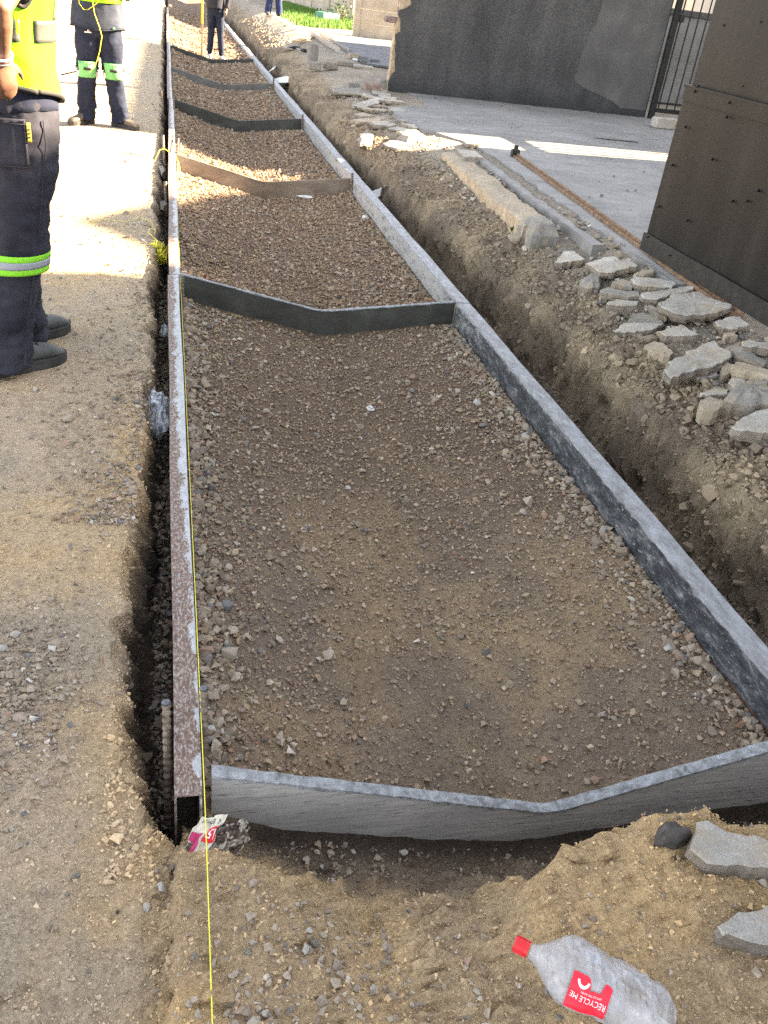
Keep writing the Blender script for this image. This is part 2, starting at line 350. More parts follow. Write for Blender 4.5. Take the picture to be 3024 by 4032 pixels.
def mesh_obj(name, verts, faces, mats, parent=None, smooth=False, fmat=None):
    me = bpy.data.meshes.new(name)
    me.from_pydata([tuple(map(float, v)) for v in verts], [], [tuple(map(int, f)) for f in faces])
    for m in (mats if isinstance(mats, (list, tuple)) else [mats]): me.materials.append(MAT[m] if isinstance(m, str) else m)
    if fmat is not None: me.polygons.foreach_set('material_index', list(fmat))
    if smooth: me.polygons.foreach_set('use_smooth', [True] * len(me.polygons))
    me.update()
    return link(bpy.data.objects.new(name, me), parent)

def big_mesh(name, V, F, mat, colname=None, C=None, smooth=False, parent=None):
    """V (n,3) and F (m,k) numpy arrays"""
    me = bpy.data.meshes.new(name)
    n, (m, k) = len(V), F.shape
    me.vertices.add(n); me.vertices.foreach_set('co', np.ascontiguousarray(V, np.float32).ravel())
    me.loops.add(m * k); me.loops.foreach_set('vertex_index', np.ascontiguousarray(F, np.int32).ravel())
    me.polygons.add(m); me.polygons.foreach_set('loop_start', np.arange(0, m * k, k, dtype=np.int32))
    me.polygons.foreach_set('use_smooth', np.full(m, smooth))
    if C is not None:
        a = me.attributes.new(colname, 'FLOAT_COLOR', 'POINT')
        a.data.foreach_set('color', np.concatenate([C, np.ones((n, 1))], 1).astype(np.float32).ravel())
    me.materials.append(MAT[mat])
    me.update(calc_edges=True); me.validate()
    return link(bpy.data.objects.new(name, me), parent)

def tag(o, label=None, cat=None, group=None, kind=None):
    if label: o['label'] = label
    if cat: o['category'] = cat
    if group: o['group'] = group
    if kind: o['kind'] = kind
    return o

def empty(name, loc=(0, 0, 0), rz=0.0, **kw):
    o = bpy.data.objects.new(name, None); o.empty_display_size = .1
    o.location = loc; o.rotation_euler = (0, 0, rz)
    link(o); tag(o, **kw)
    return o

def copy_tree(o, parent=None):
    c = o.copy(); COL.objects.link(c); c.parent = parent
    for ch in o.children: copy_tree(ch, c)
    return c

class MB:
    """collects simple shapes into one mesh"""
    def __init__(s): s.v, s.f, s.m = [], [], []
    def add(s, v, f, mi=0):
        o = len(s.v); s.v += [tuple(p) for p in v]; s.f += [tuple(i + o for i in q) for q in f]; s.m += [mi] * len(f)
        return s
    def box(s, a, b, mi=0, bev=0.0, jit=0.0):
        (x0, y0, z0), (x1, y1, z1) = a, b
        if bev > 0:
            bm = bmesh.new(); bmesh.ops.create_cube(bm, size=1.0)
            for v in bm.verts: v.co = Vector(((x0 + x1) / 2 + v.co.x * (x1 - x0), (y0 + y1) / 2 + v.co.y * (y1 - y0), (z0 + z1) / 2 + v.co.z * (z1 - z0)))
            bmesh.ops.bevel(bm, geom=bm.edges[:], offset=bev, segments=1, affect='EDGES')
            bm.verts.index_update()
            vs = [v.co.copy() for v in bm.verts]; fs = [[v.index for v in f.verts] for f in bm.faces]; bm.free()
            if jit: vs = [v + Vector([random.uniform(-jit, jit) for _ in range(3)]) for v in vs]
            return s.add(vs, fs, mi)
        v = [(x0, y0, z0), (x1, y0, z0), (x1, y1, z0), (x0, y1, z0), (x0, y0, z1), (x1, y0, z1), (x1, y1, z1), (x0, y1, z1)]
        return s.add(v, [(0, 3, 2, 1), (4, 5, 6, 7), (0, 1, 5, 4), (1, 2, 6, 5), (2, 3, 7, 6), (3, 0, 4, 7)], mi)
    def tube(s, pts, rad, n=10, mi=0, cap=True):
        pts = [Vector(p) for p in pts]
        rad = rad if isinstance(rad, (list, tuple)) else [rad] * len(pts)
        vs, fs = [], []
        ref = Vector((0, 0, 1))
        d0 = (pts[1] - pts[0]).normalized()
        if abs(d0.dot(ref)) > .9: ref = Vector((1, 0, 0))
        for i, p in enumerate(pts):
            d = (pts[min(i + 1, len(pts) - 1)] - pts[max(i - 1, 0)]).normalized()
            u = d.cross(ref).normalized(); w = d.cross(u)
            for k in range(n):
                a = 2 * math.pi * k / n
                vs.append(p + (u * math.cos(a) + w * math.sin(a)) * rad[i])
        for i in range(len(pts) - 1):
            for k in range(n):
                fs.append((i * n + k, i * n + (k + 1) % n, (i + 1) * n + (k + 1) % n, (i + 1) * n + k))
        if cap: fs += [tuple(range(n))[::-1], tuple(range((len(pts) - 1) * n, len(pts) * n))]
        return s.add(vs, fs, mi)
    def build(s, name, mats, parent=None, smooth=False):
        return mesh_obj(name, s.v, s.f, mats, parent, smooth, s.m if isinstance(mats, (list, tuple)) else None)

def prism(poly, h, sub=0):
    n = len(poly)
    v = [tuple(p) for p in poly] + [(p[0], p[1], p[2] - h) for p in poly]
    return v, [tuple(range(n)), tuple(range(2 * n - 1, n - 1, -1))] + [(i + n, (i + 1) % n + n, (i + 1) % n, i)[::-1] for i in range(n)]

# ---------------------------------------------------------------- noise and terrain
def _hash(ix, iy, iz, seed):
    h = (ix.astype(np.int64) * 374761393 + iy.astype(np.int64) * 668265263 + iz.astype(np.int64) * 1274126177 + seed * 974711) & 0xffffffff
    h = ((h ^ (h >> 13)) * 1274126177) & 0xffffffff
    h = (h ^ (h >> 16)) & 0xffffffff
    return h.astype(np.float64) / 4294967295.0 * 2.0 - 1.0

def vnoise(x, y, z=0.0, seed=0):
    x, y, z = np.broadcast_arrays(np.asarray(x, float), np.asarray(y, float), np.asarray(z, float))
    ix, iy, iz = np.floor(x), np.floor(y), np.floor(z)
    fx, fy, fz = x - ix, y - iy, z - iz
    ux, uy, uz = [f * f * f * (f * (f * 6 - 15) + 10) for f in (fx, fy, fz)]
    def g(a, b, c): return _hash(ix + a, iy + b, iz + c, seed)
    l = lambda a, b, t: a + (b - a) * t
    return l(l(l(g(0,0,0), g(1,0,0), ux), l(g(0,1,0), g(1,1,0), ux), uy),
             l(l(g(0,0,1), g(1,0,1), ux), l(g(0,1,1), g(1,1,1), ux), uy), uz)

def fbm(x, y, z=0.0, seed=0, octv=4, gain=0.5):
    r, a, f, n = 0.0, 1.0, 1.0, 0.0
    for i in range(octv):
        r = r + a * vnoise(np.asarray(x) * f + 7.3 * i, np.asarray(y) * f - 3.1 * i, np.asarray(z) * f, seed + i * 17)
        n += a; a *= gain; f *= 2.03
    return r / n

def sstep(a, b, t):
    t = np.clip((np.asarray(t, float) - a) / (b - a), 0, 1)
    return t * t * (3 - 2 * t)

RW = 1.6375                                   # clear width between the two rails
FOOT_Y = [1.4, 2.1, 2.75, 3.2, 3.74, 4.4, 5.0, 5.75, 6.65, 8.0, 9.3, 11, 17, 30, 60]
FOOT_X = [2.16, 2.11, 2.05, 2.04, 2.08, 2.12, 2.07, 2.04, 2.00, 1.94, 1.86, 1.82, 1.89, 2.0, 2.2]
EDGE_Y = [1.12, 1.21, 1.39, 1.6, 2.4, 3.4, 4.9, 8.4, 20, 60]
EDGE_X = [-.05, -.10, -.14, -.172, -.172, -.152, -.14, -.122, -.13, -.14]
MND_X = [.55, .60, .648, .677, .754, .839, .916, 1.01, 1.23, 1.6, 2.2, 2.6]
MND_Y = [.86, .895, .921, .969, 1.004, 1.051, 1.072, 1.06, 1.015, 1.02, 1.15, 1.6]

def ground_right(y):                          # level of the plot on the right
    return .20 + .20 * sstep(14.5, 26, y)

def macro(x, y):
    """large shape of the ground without its fine roughness"""
    x, y = np.broadcast_arrays(np.asarray(x, float), np.asarray(y, float))
    road = np.zeros_like(x) - .05 - .02 * sstep(-.6, -1.6, x)
    xe = np.interp(y, EDGE_Y, EDGE_X) + .02 * vnoise(y * 4.1, 0, 0, 5) + .014 * vnoise(y * 11, 3, 0, 6) + .010 * vnoise(y * 27, 4, 0, 7)
    tl = -.21 * sstep(0, 1, (x - xe + .035) / .10)                      # narrow trench left of the rail
    tl = np.where(y < 1.30, tl * sstep(1.13, 1.30, y), tl)
    left = road + tl - .012 * sstep(-.25, 0, x - xe)
    ch = np.interp(x, [0, .12, .82, 1.45, RW], [-.135, -.165, -.335, -.255, -.232])
    near = sstep(3.2, 1.4, y)
    ch = ch + near * .035 * sstep(.35, 0, x) + .06 * sstep(10, 18, y)
    ch = ch + .015 * vnoise(x * 2.2, y * 1.3, 0, 9) + near * .014 * fbm(x * 5.5, y * 4.5, 0, 10, 2)
    fx = np.interp(y, FOOT_Y, FOOT_X) + .035 * vnoise(y * 2.3, 1, 0, 12) + .02 * vnoise(y * 6.1, 2, 0, 13)
    zc = -.03 + .07 * sstep(5.5, 8.5, y) + .02 * vnoise(y * 1.7, 5, 0, 14)
    zg = ground_right(y)
    floor = -.39 - .01 * vnoise(x * 5, y * 3, 0, 15)
    rise = np.clip((x - fx + .005) / .085, 0, 1); rise = np.where(rise < .75, rise * 1.18, .885 + .115 * np.sin((rise - .75) / .25 * np.pi / 2))
    bank = floor + (zc - floor) * rise
    bank = bank + (zg - .012 - zc) * np.clip((x - fx - .08) / np.maximum(2.80 - fx, .1), 0, 1) ** .9
    # front: the dug end of the channel before the first board
    foot = np.interp(x, [-.1, .02, .18, .5, .8, 1.1, 1.7, 2.1], [-.10, -.13, -.21, -.29, -.345, -.35, -.33, -.25])
    slope_top = np.interp(x, [-.1, .1, .3, .55, .7, .85, 1.3], [1.10, 1.00, .80, .80, .85, .93, .93])
    fr = foot * sstep(0, 1, (y - slope_top) / (1.27 - slope_top)) - .01
    my = np.interp(x, MND_X, MND_Y) + .020 * vnoise(x * 13, 8, 0, 20) + .014 * vnoise(x * 34, 8, 0, 21)
    mtop = .022 + .02 * vnoise(x * 3, y * 3, 0, 22)
    md = fr + (mtop - fr) * sstep(0, 1, (my + .035 - y) / .060)
    wm = sstep(.56, .66, x)
    front = fr * (1 - wm) + md * wm
    right_near = np.where(x > 1.75, np.maximum(front, bank * sstep(1.0, 1.6, y) + .02 * (1 - sstep(1.0, 1.6, y))), front)
    z = np.where(x < 0, left, np.where(x < RW + .03, ch, bank))
    zf = np.where(x < -.06, left, right_near)
    wf = sstep(1.33, 1.27, y)
    z = z * (1 - wf) + zf * wf
    return z

def zones(x, y):
    """0..1 weights: channel bed, bank, road"""
    x, y = np.broadcast_arrays(np.asarray(x, float), np.asarray(y, float))
    chan = ((x > 0) & (x < RW + .02) & (y > 1.3)).astype(float)
    fx = np.interp(y, FOOT_Y, FOOT_X)
    bank = sstep(fx - .08, fx, x) * sstep(fx + .75, fx + .25, x) * (y > 1.3)
    road = (x < -.1).astype(float)
    return chan, bank, road

def height(x, y):
    x, y = np.broadcast_arrays(np.asarray(x, float), np.asarray(y, float))
    chan, bank, road = zones(x, y)
    z = macro(x, y)
    far = 1.0 / (1.0 + .06 * np.maximum(y, 0))
    z = z + .012 * fbm(x * 2.4, y * 2.4, 0, 31, 3) * (1 - .5 * chan)
    z = z + (.006 + .008 * bank) * fbm(x * 17, y * 17, 0, 33, 3)
    z = z + (.0042 + .009 * bank) * fbm(x * 36, y * 36, 0, 35, 2) * far
    front = sstep(1.3, 1.2, y) * (x > -.1)
    z = z + front * (.012 * fbm(x * 20, y * 20, 0, 41, 3) + .006 * (1 - 2 * np.abs(fbm(x * 33, y * 33, 0, 43, 2))))
    z = z + chan * .0035 * np.sin(y * 2 * np.pi / .062 + 1.2 * x) * sstep(.6, .85, x) * sstep(1.45, 1.25, x) * sstep(2.2, 2.6, y) * sstep(3.6, 3.2, y)
    tread = sstep(.1, .3, fbm(x * 1.9, y * 1.3, 0, 47, 2)) * road * sstep(5, 3, y)
    z = z + tread * .007 * np.sin((y * .8 + x * .6) * 2 * np.pi / .07) * np.sign(np.sin((x * .8 - y * .6) * 2 * np.pi / .16))
    return z
make_materials()
# ---------------------------------------------------------------- the ground, one sheet to the horizon
def mix3(a, b, t): return a + (b - a) * t[:, None]

def soil_colour(x, y, z):
    n1 = sstep(-.25, .25, fbm(x * 1.7, y * 1.3, 0, 51, 4)); n2 = sstep(-.2, .3, fbm(x * 4.2, y * 3.1, 0, 55, 4))
    n3 = sstep(.05, .35, fbm(x * 2.6, y * 2.2, 0, 59, 3)); n4 = sstep(-.1, .3, fbm(x * 9, y * 9, 0, 63, 3))
    one = np.ones_like(x)
    A = lambda r, g, b: np.stack([one * r, one * g, one * b], 1)
    c = mix3(A(.57, .430, .27), A(.52, .415, .295), n1)
    c = mix3(c, A(.40, .34, .265), n3 * .55)
    c = mix3(c, A(.60, .43, .24), n4 * (1 - n1) * .5)
    c = mix3(c, A(.40, .34, .26), sstep(5, 9, y) * .6)
    chan, bank, road = zones(x, y)
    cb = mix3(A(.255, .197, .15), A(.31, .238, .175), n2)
    cb = mix3(cb, A(.165, .112, .080), sstep(2.2, 3.6, y) * .75)  # bed painted darker so the gaps between stones read as shaded
    cb = mix3(cb, A(.42, .305, .175), sstep(3.4, 2.0, y) * n1 * .8)
    pz = np.exp(-((x - 1.02) ** 2 / .10 + (y - 2.05) ** 2 / .22)) + .8 * np.exp(-((x - .62) ** 2 / .02 + (y - 2.1) ** 2 / .03)) + .7 * np.exp(-((x - .95) ** 2 / .03 + (y - 3.1) ** 2 / .25))
    cb = mix3(cb, A(.46, .335, .19), np.clip(pz, 0, 1) * (.15 + .5 * n2))
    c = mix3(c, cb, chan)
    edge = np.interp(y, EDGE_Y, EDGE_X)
    deep = sstep(-.08, -.2, z) * (1 - chan)  # damp trench floor, its colour darkened further to stand in for shade
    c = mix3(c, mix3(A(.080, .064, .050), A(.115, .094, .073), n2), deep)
    bk = mix3(A(.26, .205, .148), A(.36, .285, .195), n2); bk = mix3(bk, A(.20, .16, .125), n3 * .6)
    c = mix3(c, bk, bank * (1 - deep * .35))
    plot = sstep(2.25, 2.6, x) * sstep(1.0, 2.0, y)
    c = mix3(c, mix3(A(.26, .235, .20), A(.34, .30, .245), n1), plot * .9)
    front = sstep(1.3, 1.2, y) * (x > -.12)
    fc = mix3(A(.64, .455, .245), A(.50, .37, .225), n2); fc = mix3(fc, A(.24, .185, .135), sstep(-.05, -.25, z)); fc = mix3(fc, A(.25, .21, .17), n3 * .5)
    c = mix3(c, fc, front)
    return c * 1.0

def build_ground():
    seg = lambda a, b, s: np.arange(a, b, s)
    xs = np.concatenate([[-160, -60, -25, -12, -6], seg(-3.6, -1.3, .09), seg(-1.3, -.26, .019), seg(-.26, -.06, .009), seg(-.06, .02, .02), seg(.02, 1.64, .024), seg(1.64, 1.74, .03),
                         seg(1.74, 2.55, .0092), seg(2.55, 3.4, .035), seg(3.4, 10, .3), [10, 14, 22, 40, 80, 160]])
    xs = xs[np.concatenate([[True], np.diff(xs) > .002])]
    ys = [-60, -20, -8, -3, -1, 0, .3]
    y = .45
    while y < 60: ys.append(y); y += max(.0070, .0062 * y ** .92)
    ys = np.array(ys + [64, 75, 100, 160, 260, 400])
    X, Y = np.meshgrid(xs, ys); sh = X.shape
    x, y = X.ravel(), Y.ravel()
    z = height(x, y)
    far = sstep(45, 70, np.hypot(x, y)); z = z * (1 - far) + .1 * far
    V = np.stack([x, y, z], 1)
    # crumbly, slightly overhanging bank: push along the surface normal
    Z = z.reshape(sh)
    gy, gx = np.gradient(Z, ys, xs)
    nrm = np.stack([-gx.ravel(), -gy.ravel(), np.ones(len(z))], 1); nrm /= np.linalg.norm(nrm, axis=1)[:, None]
    chan, bank, road = zones(x, y)
    steep = sstep(.25, 1.0, np.hypot(gx, gy).ravel()) * (1 - chan)
    fx = np.interp(y, FOOT_Y, FOOT_X)
    ridge = 1 - np.abs(fbm(x * 7, y * 5.5, z * 7, 71, 4)) * 2
    rid2 = 1 - 2 * np.abs(fbm(x * 15, y * 13, z * 17, 79, 3))
    d = bank * .05 * fbm(x * 3.2, y * 3.4, z * 3.2, 83, 2) * sstep(-.28, -.1, z) + steep * (.05 * fbm(x * 8, y * 6, z * 9, 73, 4) + .035 * (ridge - .6)) + bank * (.016 * fbm(x * 27, y * 24, z * 27, 75, 2) + .022 * (rid2 - .6))
    d *= ((x > 1.74) | (x < -.07) | (y < 1.25)).astype(float) * np.where(x < 0, .55, 1.0)
    V += nrm * d[:, None]
    V[:, 0] = np.where((x > 1.735) & (y > 1.3), np.maximum(V[:, 0], 1.735), V[:, 0])
    ny, nx = sh
    i = np.arange(ny * nx).reshape(sh)
    F = np.stack([i[:-1, :-1].ravel(), i[:-1, 1:].ravel(), i[1:, 1:].ravel(), i[1:, :-1].ravel()], 1)
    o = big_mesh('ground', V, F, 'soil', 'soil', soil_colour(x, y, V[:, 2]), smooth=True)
    flat = (bank[F[:, 0]] > .15) | ((y[F[:, 0]] < 1.28) & (x[F[:, 0]] > -.1)) | ((x[F[:, 0]] > -.22) & (x[F[:, 0]] < -.05))
    o.data.polygons.foreach_set('use_smooth', ~flat)                  # crumbly cut earth breaks in facets
    tag(o, 'sandy road, dug gravel channel and crumbling trench bank', 'ground', kind='structure')
    ok = (y > .45) & (y < 40)
    return V[ok], nrm[ok]
GV, GN = build_ground()
ORD = 'first second third fourth fifth sixth seventh eighth ninth tenth eleventh twelfth thirteenth fourteenth fifteenth sixteenth seventeenth eighteenth nineteenth twentieth twenty-first twenty-second twenty-third twenty-fourth twenty-fifth twenty-sixth'.split()
def ordinal_labels(objs, key, text):
    for k, q in enumerate(sorted(objs, key=key)): q['label'] = text.replace('#', ORD[min(k, len(ORD) - 1)])

# ---------------------------------------------------------------- loose stones
def hull_variant(rng, npt, flat):
    p = rng.normal(size=(npt, 3)); p /= np.linalg.norm(p, axis=1)[:, None]
    p *= rng.uniform(.72, 1.0, (npt, 1)); p *= np.array([1, rng.uniform(.62, .95), flat * rng.uniform(.75, 1.1)])
    bm = bmesh.new()
    for q in p: bm.verts.new(q)
    r = bmesh.ops.convex_hull(bm, input=bm.verts[:])
    bmesh.ops.delete(bm, geom=list({g for g in r['geom_interior'] + r['geom_unused'] if isinstance(g, bmesh.types.BMVert)}), context='VERTS')
    bmesh.ops.triangulate(bm, faces=bm.faces[:]); bm.verts.index_update()
    v = np.array([q.co[:] for q in bm.verts]); f = np.array([[q.index for q in t.verts] for t in bm.faces]); bm.free()
    return v, f
_rv = np.random.default_rng(3)
HULLS = {'t': [hull_variant(_rv, 6, .8) for _ in range(14)], 's': [hull_variant(_rv, 8, .65) for _ in range(14)], 'm': [hull_variant(_rv, 13, .68) for _ in range(14)], 'l': [hull_variant(_rv, 26, .72) for _ in range(12)]}

PAL = np.array([(.30, .245, .185), (.27, .215, .16), (.335, .285, .225), (.25, .205, .165), (.40, .355, .30), (.27, .185, .135), (.20, .18, .165), (.15, .15, .155), (.46, .44, .41)])
def stone_colours(n, rng, w=None, gain=1.0):
    w = np.array(w if w is not None else (22, 20, 18, 16, 8, 7, 6, 2, 1.5), float)
    k = rng.choice(len(PAL), n, p=w / w.sum())
    return np.clip(PAL[k] * rng.uniform(.78, 1.15, (n, 1)) * np.asarray(gain), .03, .7)

def scatter(name, pos, rad, lod, cols, rng, label=None, sink=.25, parent=None):
    Vs, Fs, Cs, off = [], [], [], 0
    var = rng.integers(0, len(HULLS[lod]), len(pos))
    ang = rng.uniform(0, 2 * np.pi, len(pos)); tx = rng.normal(0, .35, len(pos)); ty = rng.normal(0, .35, len(pos))
    for k, (hv, hf) in enumerate(HULLS[lod]):
        s = np.where(var == k)[0]
        if not len(s): continue
        n = len(s)
        ca, sa, cx, sx, cy, sy = [g(a[s]) for a in (ang, tx, ty) for g in (np.cos, np.sin)]
        R = np.zeros((n, 3, 3))
        R[:, 0, 0] = ca * cy - sa * sx * sy; R[:, 0, 1] = -sa * cx; R[:, 0, 2] = ca * sy + sa * sx * cy
        R[:, 1, 0] = sa * cy + ca * sx * sy; R[:, 1, 1] = ca * cx; R[:, 1, 2] = sa * sy - ca * sx * cy
        R[:, 2, 0] = -cx * sy; R[:, 2, 1] = sx; R[:, 2, 2] = cx * cy
        st = rad[s][:, None] * rng.uniform(.8, 1.25, (n, 3))
        P = np.einsum('nij,nvj->nvi', R, hv[None] * st[:, None, :]) + pos[s][:, None, :]
        P[:, :, 2] += (rad[s] * (.55 - sink))[:, None]
        m = len(hv)
        Vs.append(P.reshape(-1, 3)); Fs.append((hf[None] + (off + np.arange(n) * m)[:, None, None]).reshape(-1, 3)); Cs.append(np.repeat(cols[s], m, 0))
        off += n * m
    o = big_mesh(name, np.concatenate(Vs), np.concatenate(Fs), 'stone', 'col', np.concatenate(Cs), parent=parent)
    if label: tag(o, label, 'gravel', kind='stuff')
    return o

def on_ground(x, y): return np.stack([x, y, height(x, y)], 1)

def bay(name, y0, y1, n, med, sig, lod, label, w=None, gain=1.0, keep=None, seed=0, edge=.35, sink=.12):
    rng = np.random.default_rng(100 + seed)
    x = rng.uniform(.012, RW - .012, n); y = rng.uniform(y0 + .02, y1 - .02, n)
    ne = int(n * edge)                                      # stones roll to the foot of the rails
    x[:ne] = np.where(rng.random(ne) < .5, rng.exponential(.10, ne), RW - rng.exponential(.13, ne)); x = np.clip(x, .012, RW - .012)
    r = np.clip(med * np.exp(rng.normal(0, sig, n)), med * .4, med * 3.6)
    near_edge = np.minimum(x, RW - x)
    r *= 1 + .35 * np.exp(-near_edge / .09)
    if keep is not None:
        k = rng.random(n) < keep(x, y); x, y, r = x[k], y[k], r[k]
    # keep clear of rails
    x = np.clip(x, r * 1.1, RW - r * 1.1)
    scatter(name, on_ground(x, y), r, lod, stone_colours(len(x), rng, w, gain), rng, label, sink)

def cover_near(x, y):
    patch = sstep(-.12, .22, fbm(x * 2.3, y * 1.6, 0, 91, 3))
    return np.clip(.36 + sstep(1.7, 2.8, y) * .95 + .6 * patch * sstep(3.2, 1.6, y) + .8 * np.exp(-np.minimum(x, RW - x) / .14), 0, 1)
red = (20, 20, 14, 16, 6, 14, 6, 2, 1)
bay('gravel', 1.32, 4.86, 29000, .0063, .42, 's', 'loose tan and grey gravel in the nearest bay of the channel', keep=cover_near, seed=1, edge=.10, sink=.08, gain=(1.13, 1.05, .96))
bay('gravel', 1.32, 4.86, 3600, .0125, .32, 'm', 'coarser pebbles lying in the nearest bay, mostly along the rails', keep=lambda x, y: np.clip(.10 + .22 * sstep(2.2, 3.6, y) + 1.2 * np.exp(-np.minimum(x, RW - x) / .10), 0, 1), seed=2, edge=.5)
bay('gravel', 4.90, 8.38, 17000, .0108, .36, 's', 'reddish brown gravel in the second bay behind the dark board', red, (1.06, .98, .89), seed=3, edge=.15)
bay('gravel', 8.42, 11.95, 11000, .0138, .34, 's', 'sunlit and shaded gravel in the third bay', red, (1.06, .98, .89), seed=4, edge=.15)
bay('gravel', 12.0, 15.6, 7500, .0160, .34, 's', 'gravel in the fourth bay of the channel', red, (1.06, .98, .89), seed=5, edge=.15)
bay('gravel', 15.65, 19.6, 5500, .0185, .34, 's', 'gravel in the fifth bay of the channel', red, (1.06, .98, .89), seed=6, edge=.15)
bay('gravel', 19.66, 38, 9000, .023, .34, 's', 'gravel in the farthest bay around the person in jeans', red, (1.06, .98, .89), seed=7, edge=.1)

rng = np.random.default_rng(200)
def patch_n(x, y): return sstep(-.15, .3, fbm(x * 2.1, y * 1.5, 0, 95, 3))
def road_sample(n, y0, y1, x0):
    y = y0 + (y1 - y0) * rng.random(n) ** 1.4
    xe = np.interp(y, EDGE_Y, EDGE_X)
    x = xe - .0 - (xe - x0) * rng.random(n) ** 1.15
    return x, y
x, y = road_sample(16000, .45, 6.0, -1.5)
patch = sstep(-.05, .3, fbm(x * 2.1, y * 1.5, 0, 95, 3)); pile = np.exp(-((x + .50) ** 2 / .03 + (y - 1.72) ** 2 / .05)) + np.exp(-((x + .30) ** 2 / .04 + (y - 3.3) ** 2 / .25))
k = rng.random(len(x)) < np.clip(.16 + .6 * patch + 1.2 * pile, 0, 1); x, y = x[k], y[k]
r = np.clip(.0036 * np.exp(rng.normal(0, .5, len(x))), .0014, .014) * (1 + .9 * np.clip(pile[k], 0, 1))
scatter('gravel', on_ground(x, y), r, 's', stone_colours(len(x), rng, gain=1.12), rng, 'fine loose gravel strewn over the sandy road left of the rail')
def crumbs(name, w, n, med, sig, base, label, lod='t', spread=.012):
    q = rng.choice(len(GV), n, p=w / w.sum())
    P = GV[q].copy(); t = rng.normal(0, spread, (n, 3)); nn = GN[q]; t -= nn * (t * nn).sum(1)[:, None]; P += t * np.minimum(1, .35 + .3 * P[:, 1:2])
    r = np.clip(med * np.exp(rng.normal(0, sig, n)), med * .4, med * 4.0)
    scatter(name, P, r, lod, np.clip(base(P) * rng.uniform(.72, 1.18, (n, 1)), .02, .7), rng, label, .35)
gx_, gy_ = GV[:, 0], GV[:, 1]
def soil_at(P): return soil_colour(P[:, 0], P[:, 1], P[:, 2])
_dens = np.maximum(gy_, 1.0) ** -.35
x = rng.normal(-.43, .085, 1500); y = rng.normal(1.62, .17, 1500)
scatter('gravel', on_ground(x, y), np.clip(.0058 * np.exp(rng.normal(0, .45, 1500)), .002, .018), 's', stone_colours(1500, rng, gain=1.1), rng, 'small spilled heap of gravel on the road at the left edge', .15)
x, y = road_sample(6500, 2.4, 5.6, -.75)
xe = np.interp(y, EDGE_Y, EDGE_X); k = rng.random(len(x)) < np.clip(1.15 * np.exp(-(xe - x) / .22) * (.35 + patch_n(x, y)), 0, 1); x, y = x[k], y[k]
scatter('gravel', on_ground(x, y), np.clip(.0068 * np.exp(rng.normal(0, .5, len(x))), .0025, .022), 's', stone_colours(len(x), rng, gain=1.1), rng, 'stones lying along the broken edge of the road by the left trench', .15)
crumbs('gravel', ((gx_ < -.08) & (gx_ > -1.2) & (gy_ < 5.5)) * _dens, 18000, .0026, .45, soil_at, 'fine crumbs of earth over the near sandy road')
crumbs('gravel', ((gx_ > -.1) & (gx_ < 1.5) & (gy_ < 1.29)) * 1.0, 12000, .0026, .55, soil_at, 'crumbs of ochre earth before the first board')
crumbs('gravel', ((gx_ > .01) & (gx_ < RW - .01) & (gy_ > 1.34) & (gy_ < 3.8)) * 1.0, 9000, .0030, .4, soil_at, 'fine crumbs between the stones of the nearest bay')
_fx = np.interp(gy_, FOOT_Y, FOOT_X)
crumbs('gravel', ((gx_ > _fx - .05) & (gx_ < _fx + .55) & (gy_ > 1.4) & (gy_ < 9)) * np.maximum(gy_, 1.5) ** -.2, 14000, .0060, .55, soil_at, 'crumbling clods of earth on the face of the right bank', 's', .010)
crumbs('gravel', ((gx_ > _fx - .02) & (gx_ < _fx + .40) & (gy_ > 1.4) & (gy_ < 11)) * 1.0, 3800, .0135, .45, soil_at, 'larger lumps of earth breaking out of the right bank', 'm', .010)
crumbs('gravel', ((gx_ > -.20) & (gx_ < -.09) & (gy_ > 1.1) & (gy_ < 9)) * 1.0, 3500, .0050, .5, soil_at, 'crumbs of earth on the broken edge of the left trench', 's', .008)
x, y = road_sample(6000, 5.5, 30, -3.2)
r = np.clip(.008 * np.exp(rng.normal(0, .45, len(x))), .003, .03)
scatter('gravel', on_ground(x, y), r, 's', stone_colours(len(x), rng, gain=1.15), rng, 'scattered stones on the far sunlit part of the road')
# front of the first board
n = 8000
x = rng.uniform(-.15, 1.35, n); y = rng.uniform(.45, 1.28, n)
gp = sstep(-.1, .3, fbm(x * 3.1, y * 3.1, 0, 97, 3)); lowc = np.exp(-((x - .18) ** 2 / .05 + (y - .80) ** 2 / .03))
k = rng.random(n) < np.clip(.12 + .6 * gp * sstep(.75, .45, x) + .9 * lowc + .12, 0, 1); x, y = x[k], y[k]
r = np.clip(.0036 * np.exp(rng.normal(0, .6, len(x))), .0013, .013) * (1 + .5 * lowc[k])
scatter('gravel', on_ground(x, y), r, 's', stone_colours(len(x), rng, gain=1.05), rng, 'small stones over the ochre earth before the first board')
# trenches
y = rng.uniform(1.22, 9, 3200); x = rng.uniform(-.115, -.065, 3200)
scatter('gravel', on_ground(x, y), np.clip(.009 * np.exp(rng.normal(0, .45, 3200)), .003, .022), 's', stone_colours(3200, rng, gain=.8), rng, 'dark stones in the narrow trench outside the left rail')
y = 1.4 + 18 * rng.random(7000) ** 1.6; fx = np.interp(y, FOOT_Y, FOOT_X); x = 1.745 + (fx - 1.75) * rng.random(7000)
r = np.clip(.007 * np.exp(rng.normal(0, .5, 7000)), .002, .024)
scatter('gravel', on_ground(x, y), r, 's', stone_colours(7000, rng, gain=.75), rng, 'stones and crumbs on the floor of the right trench')
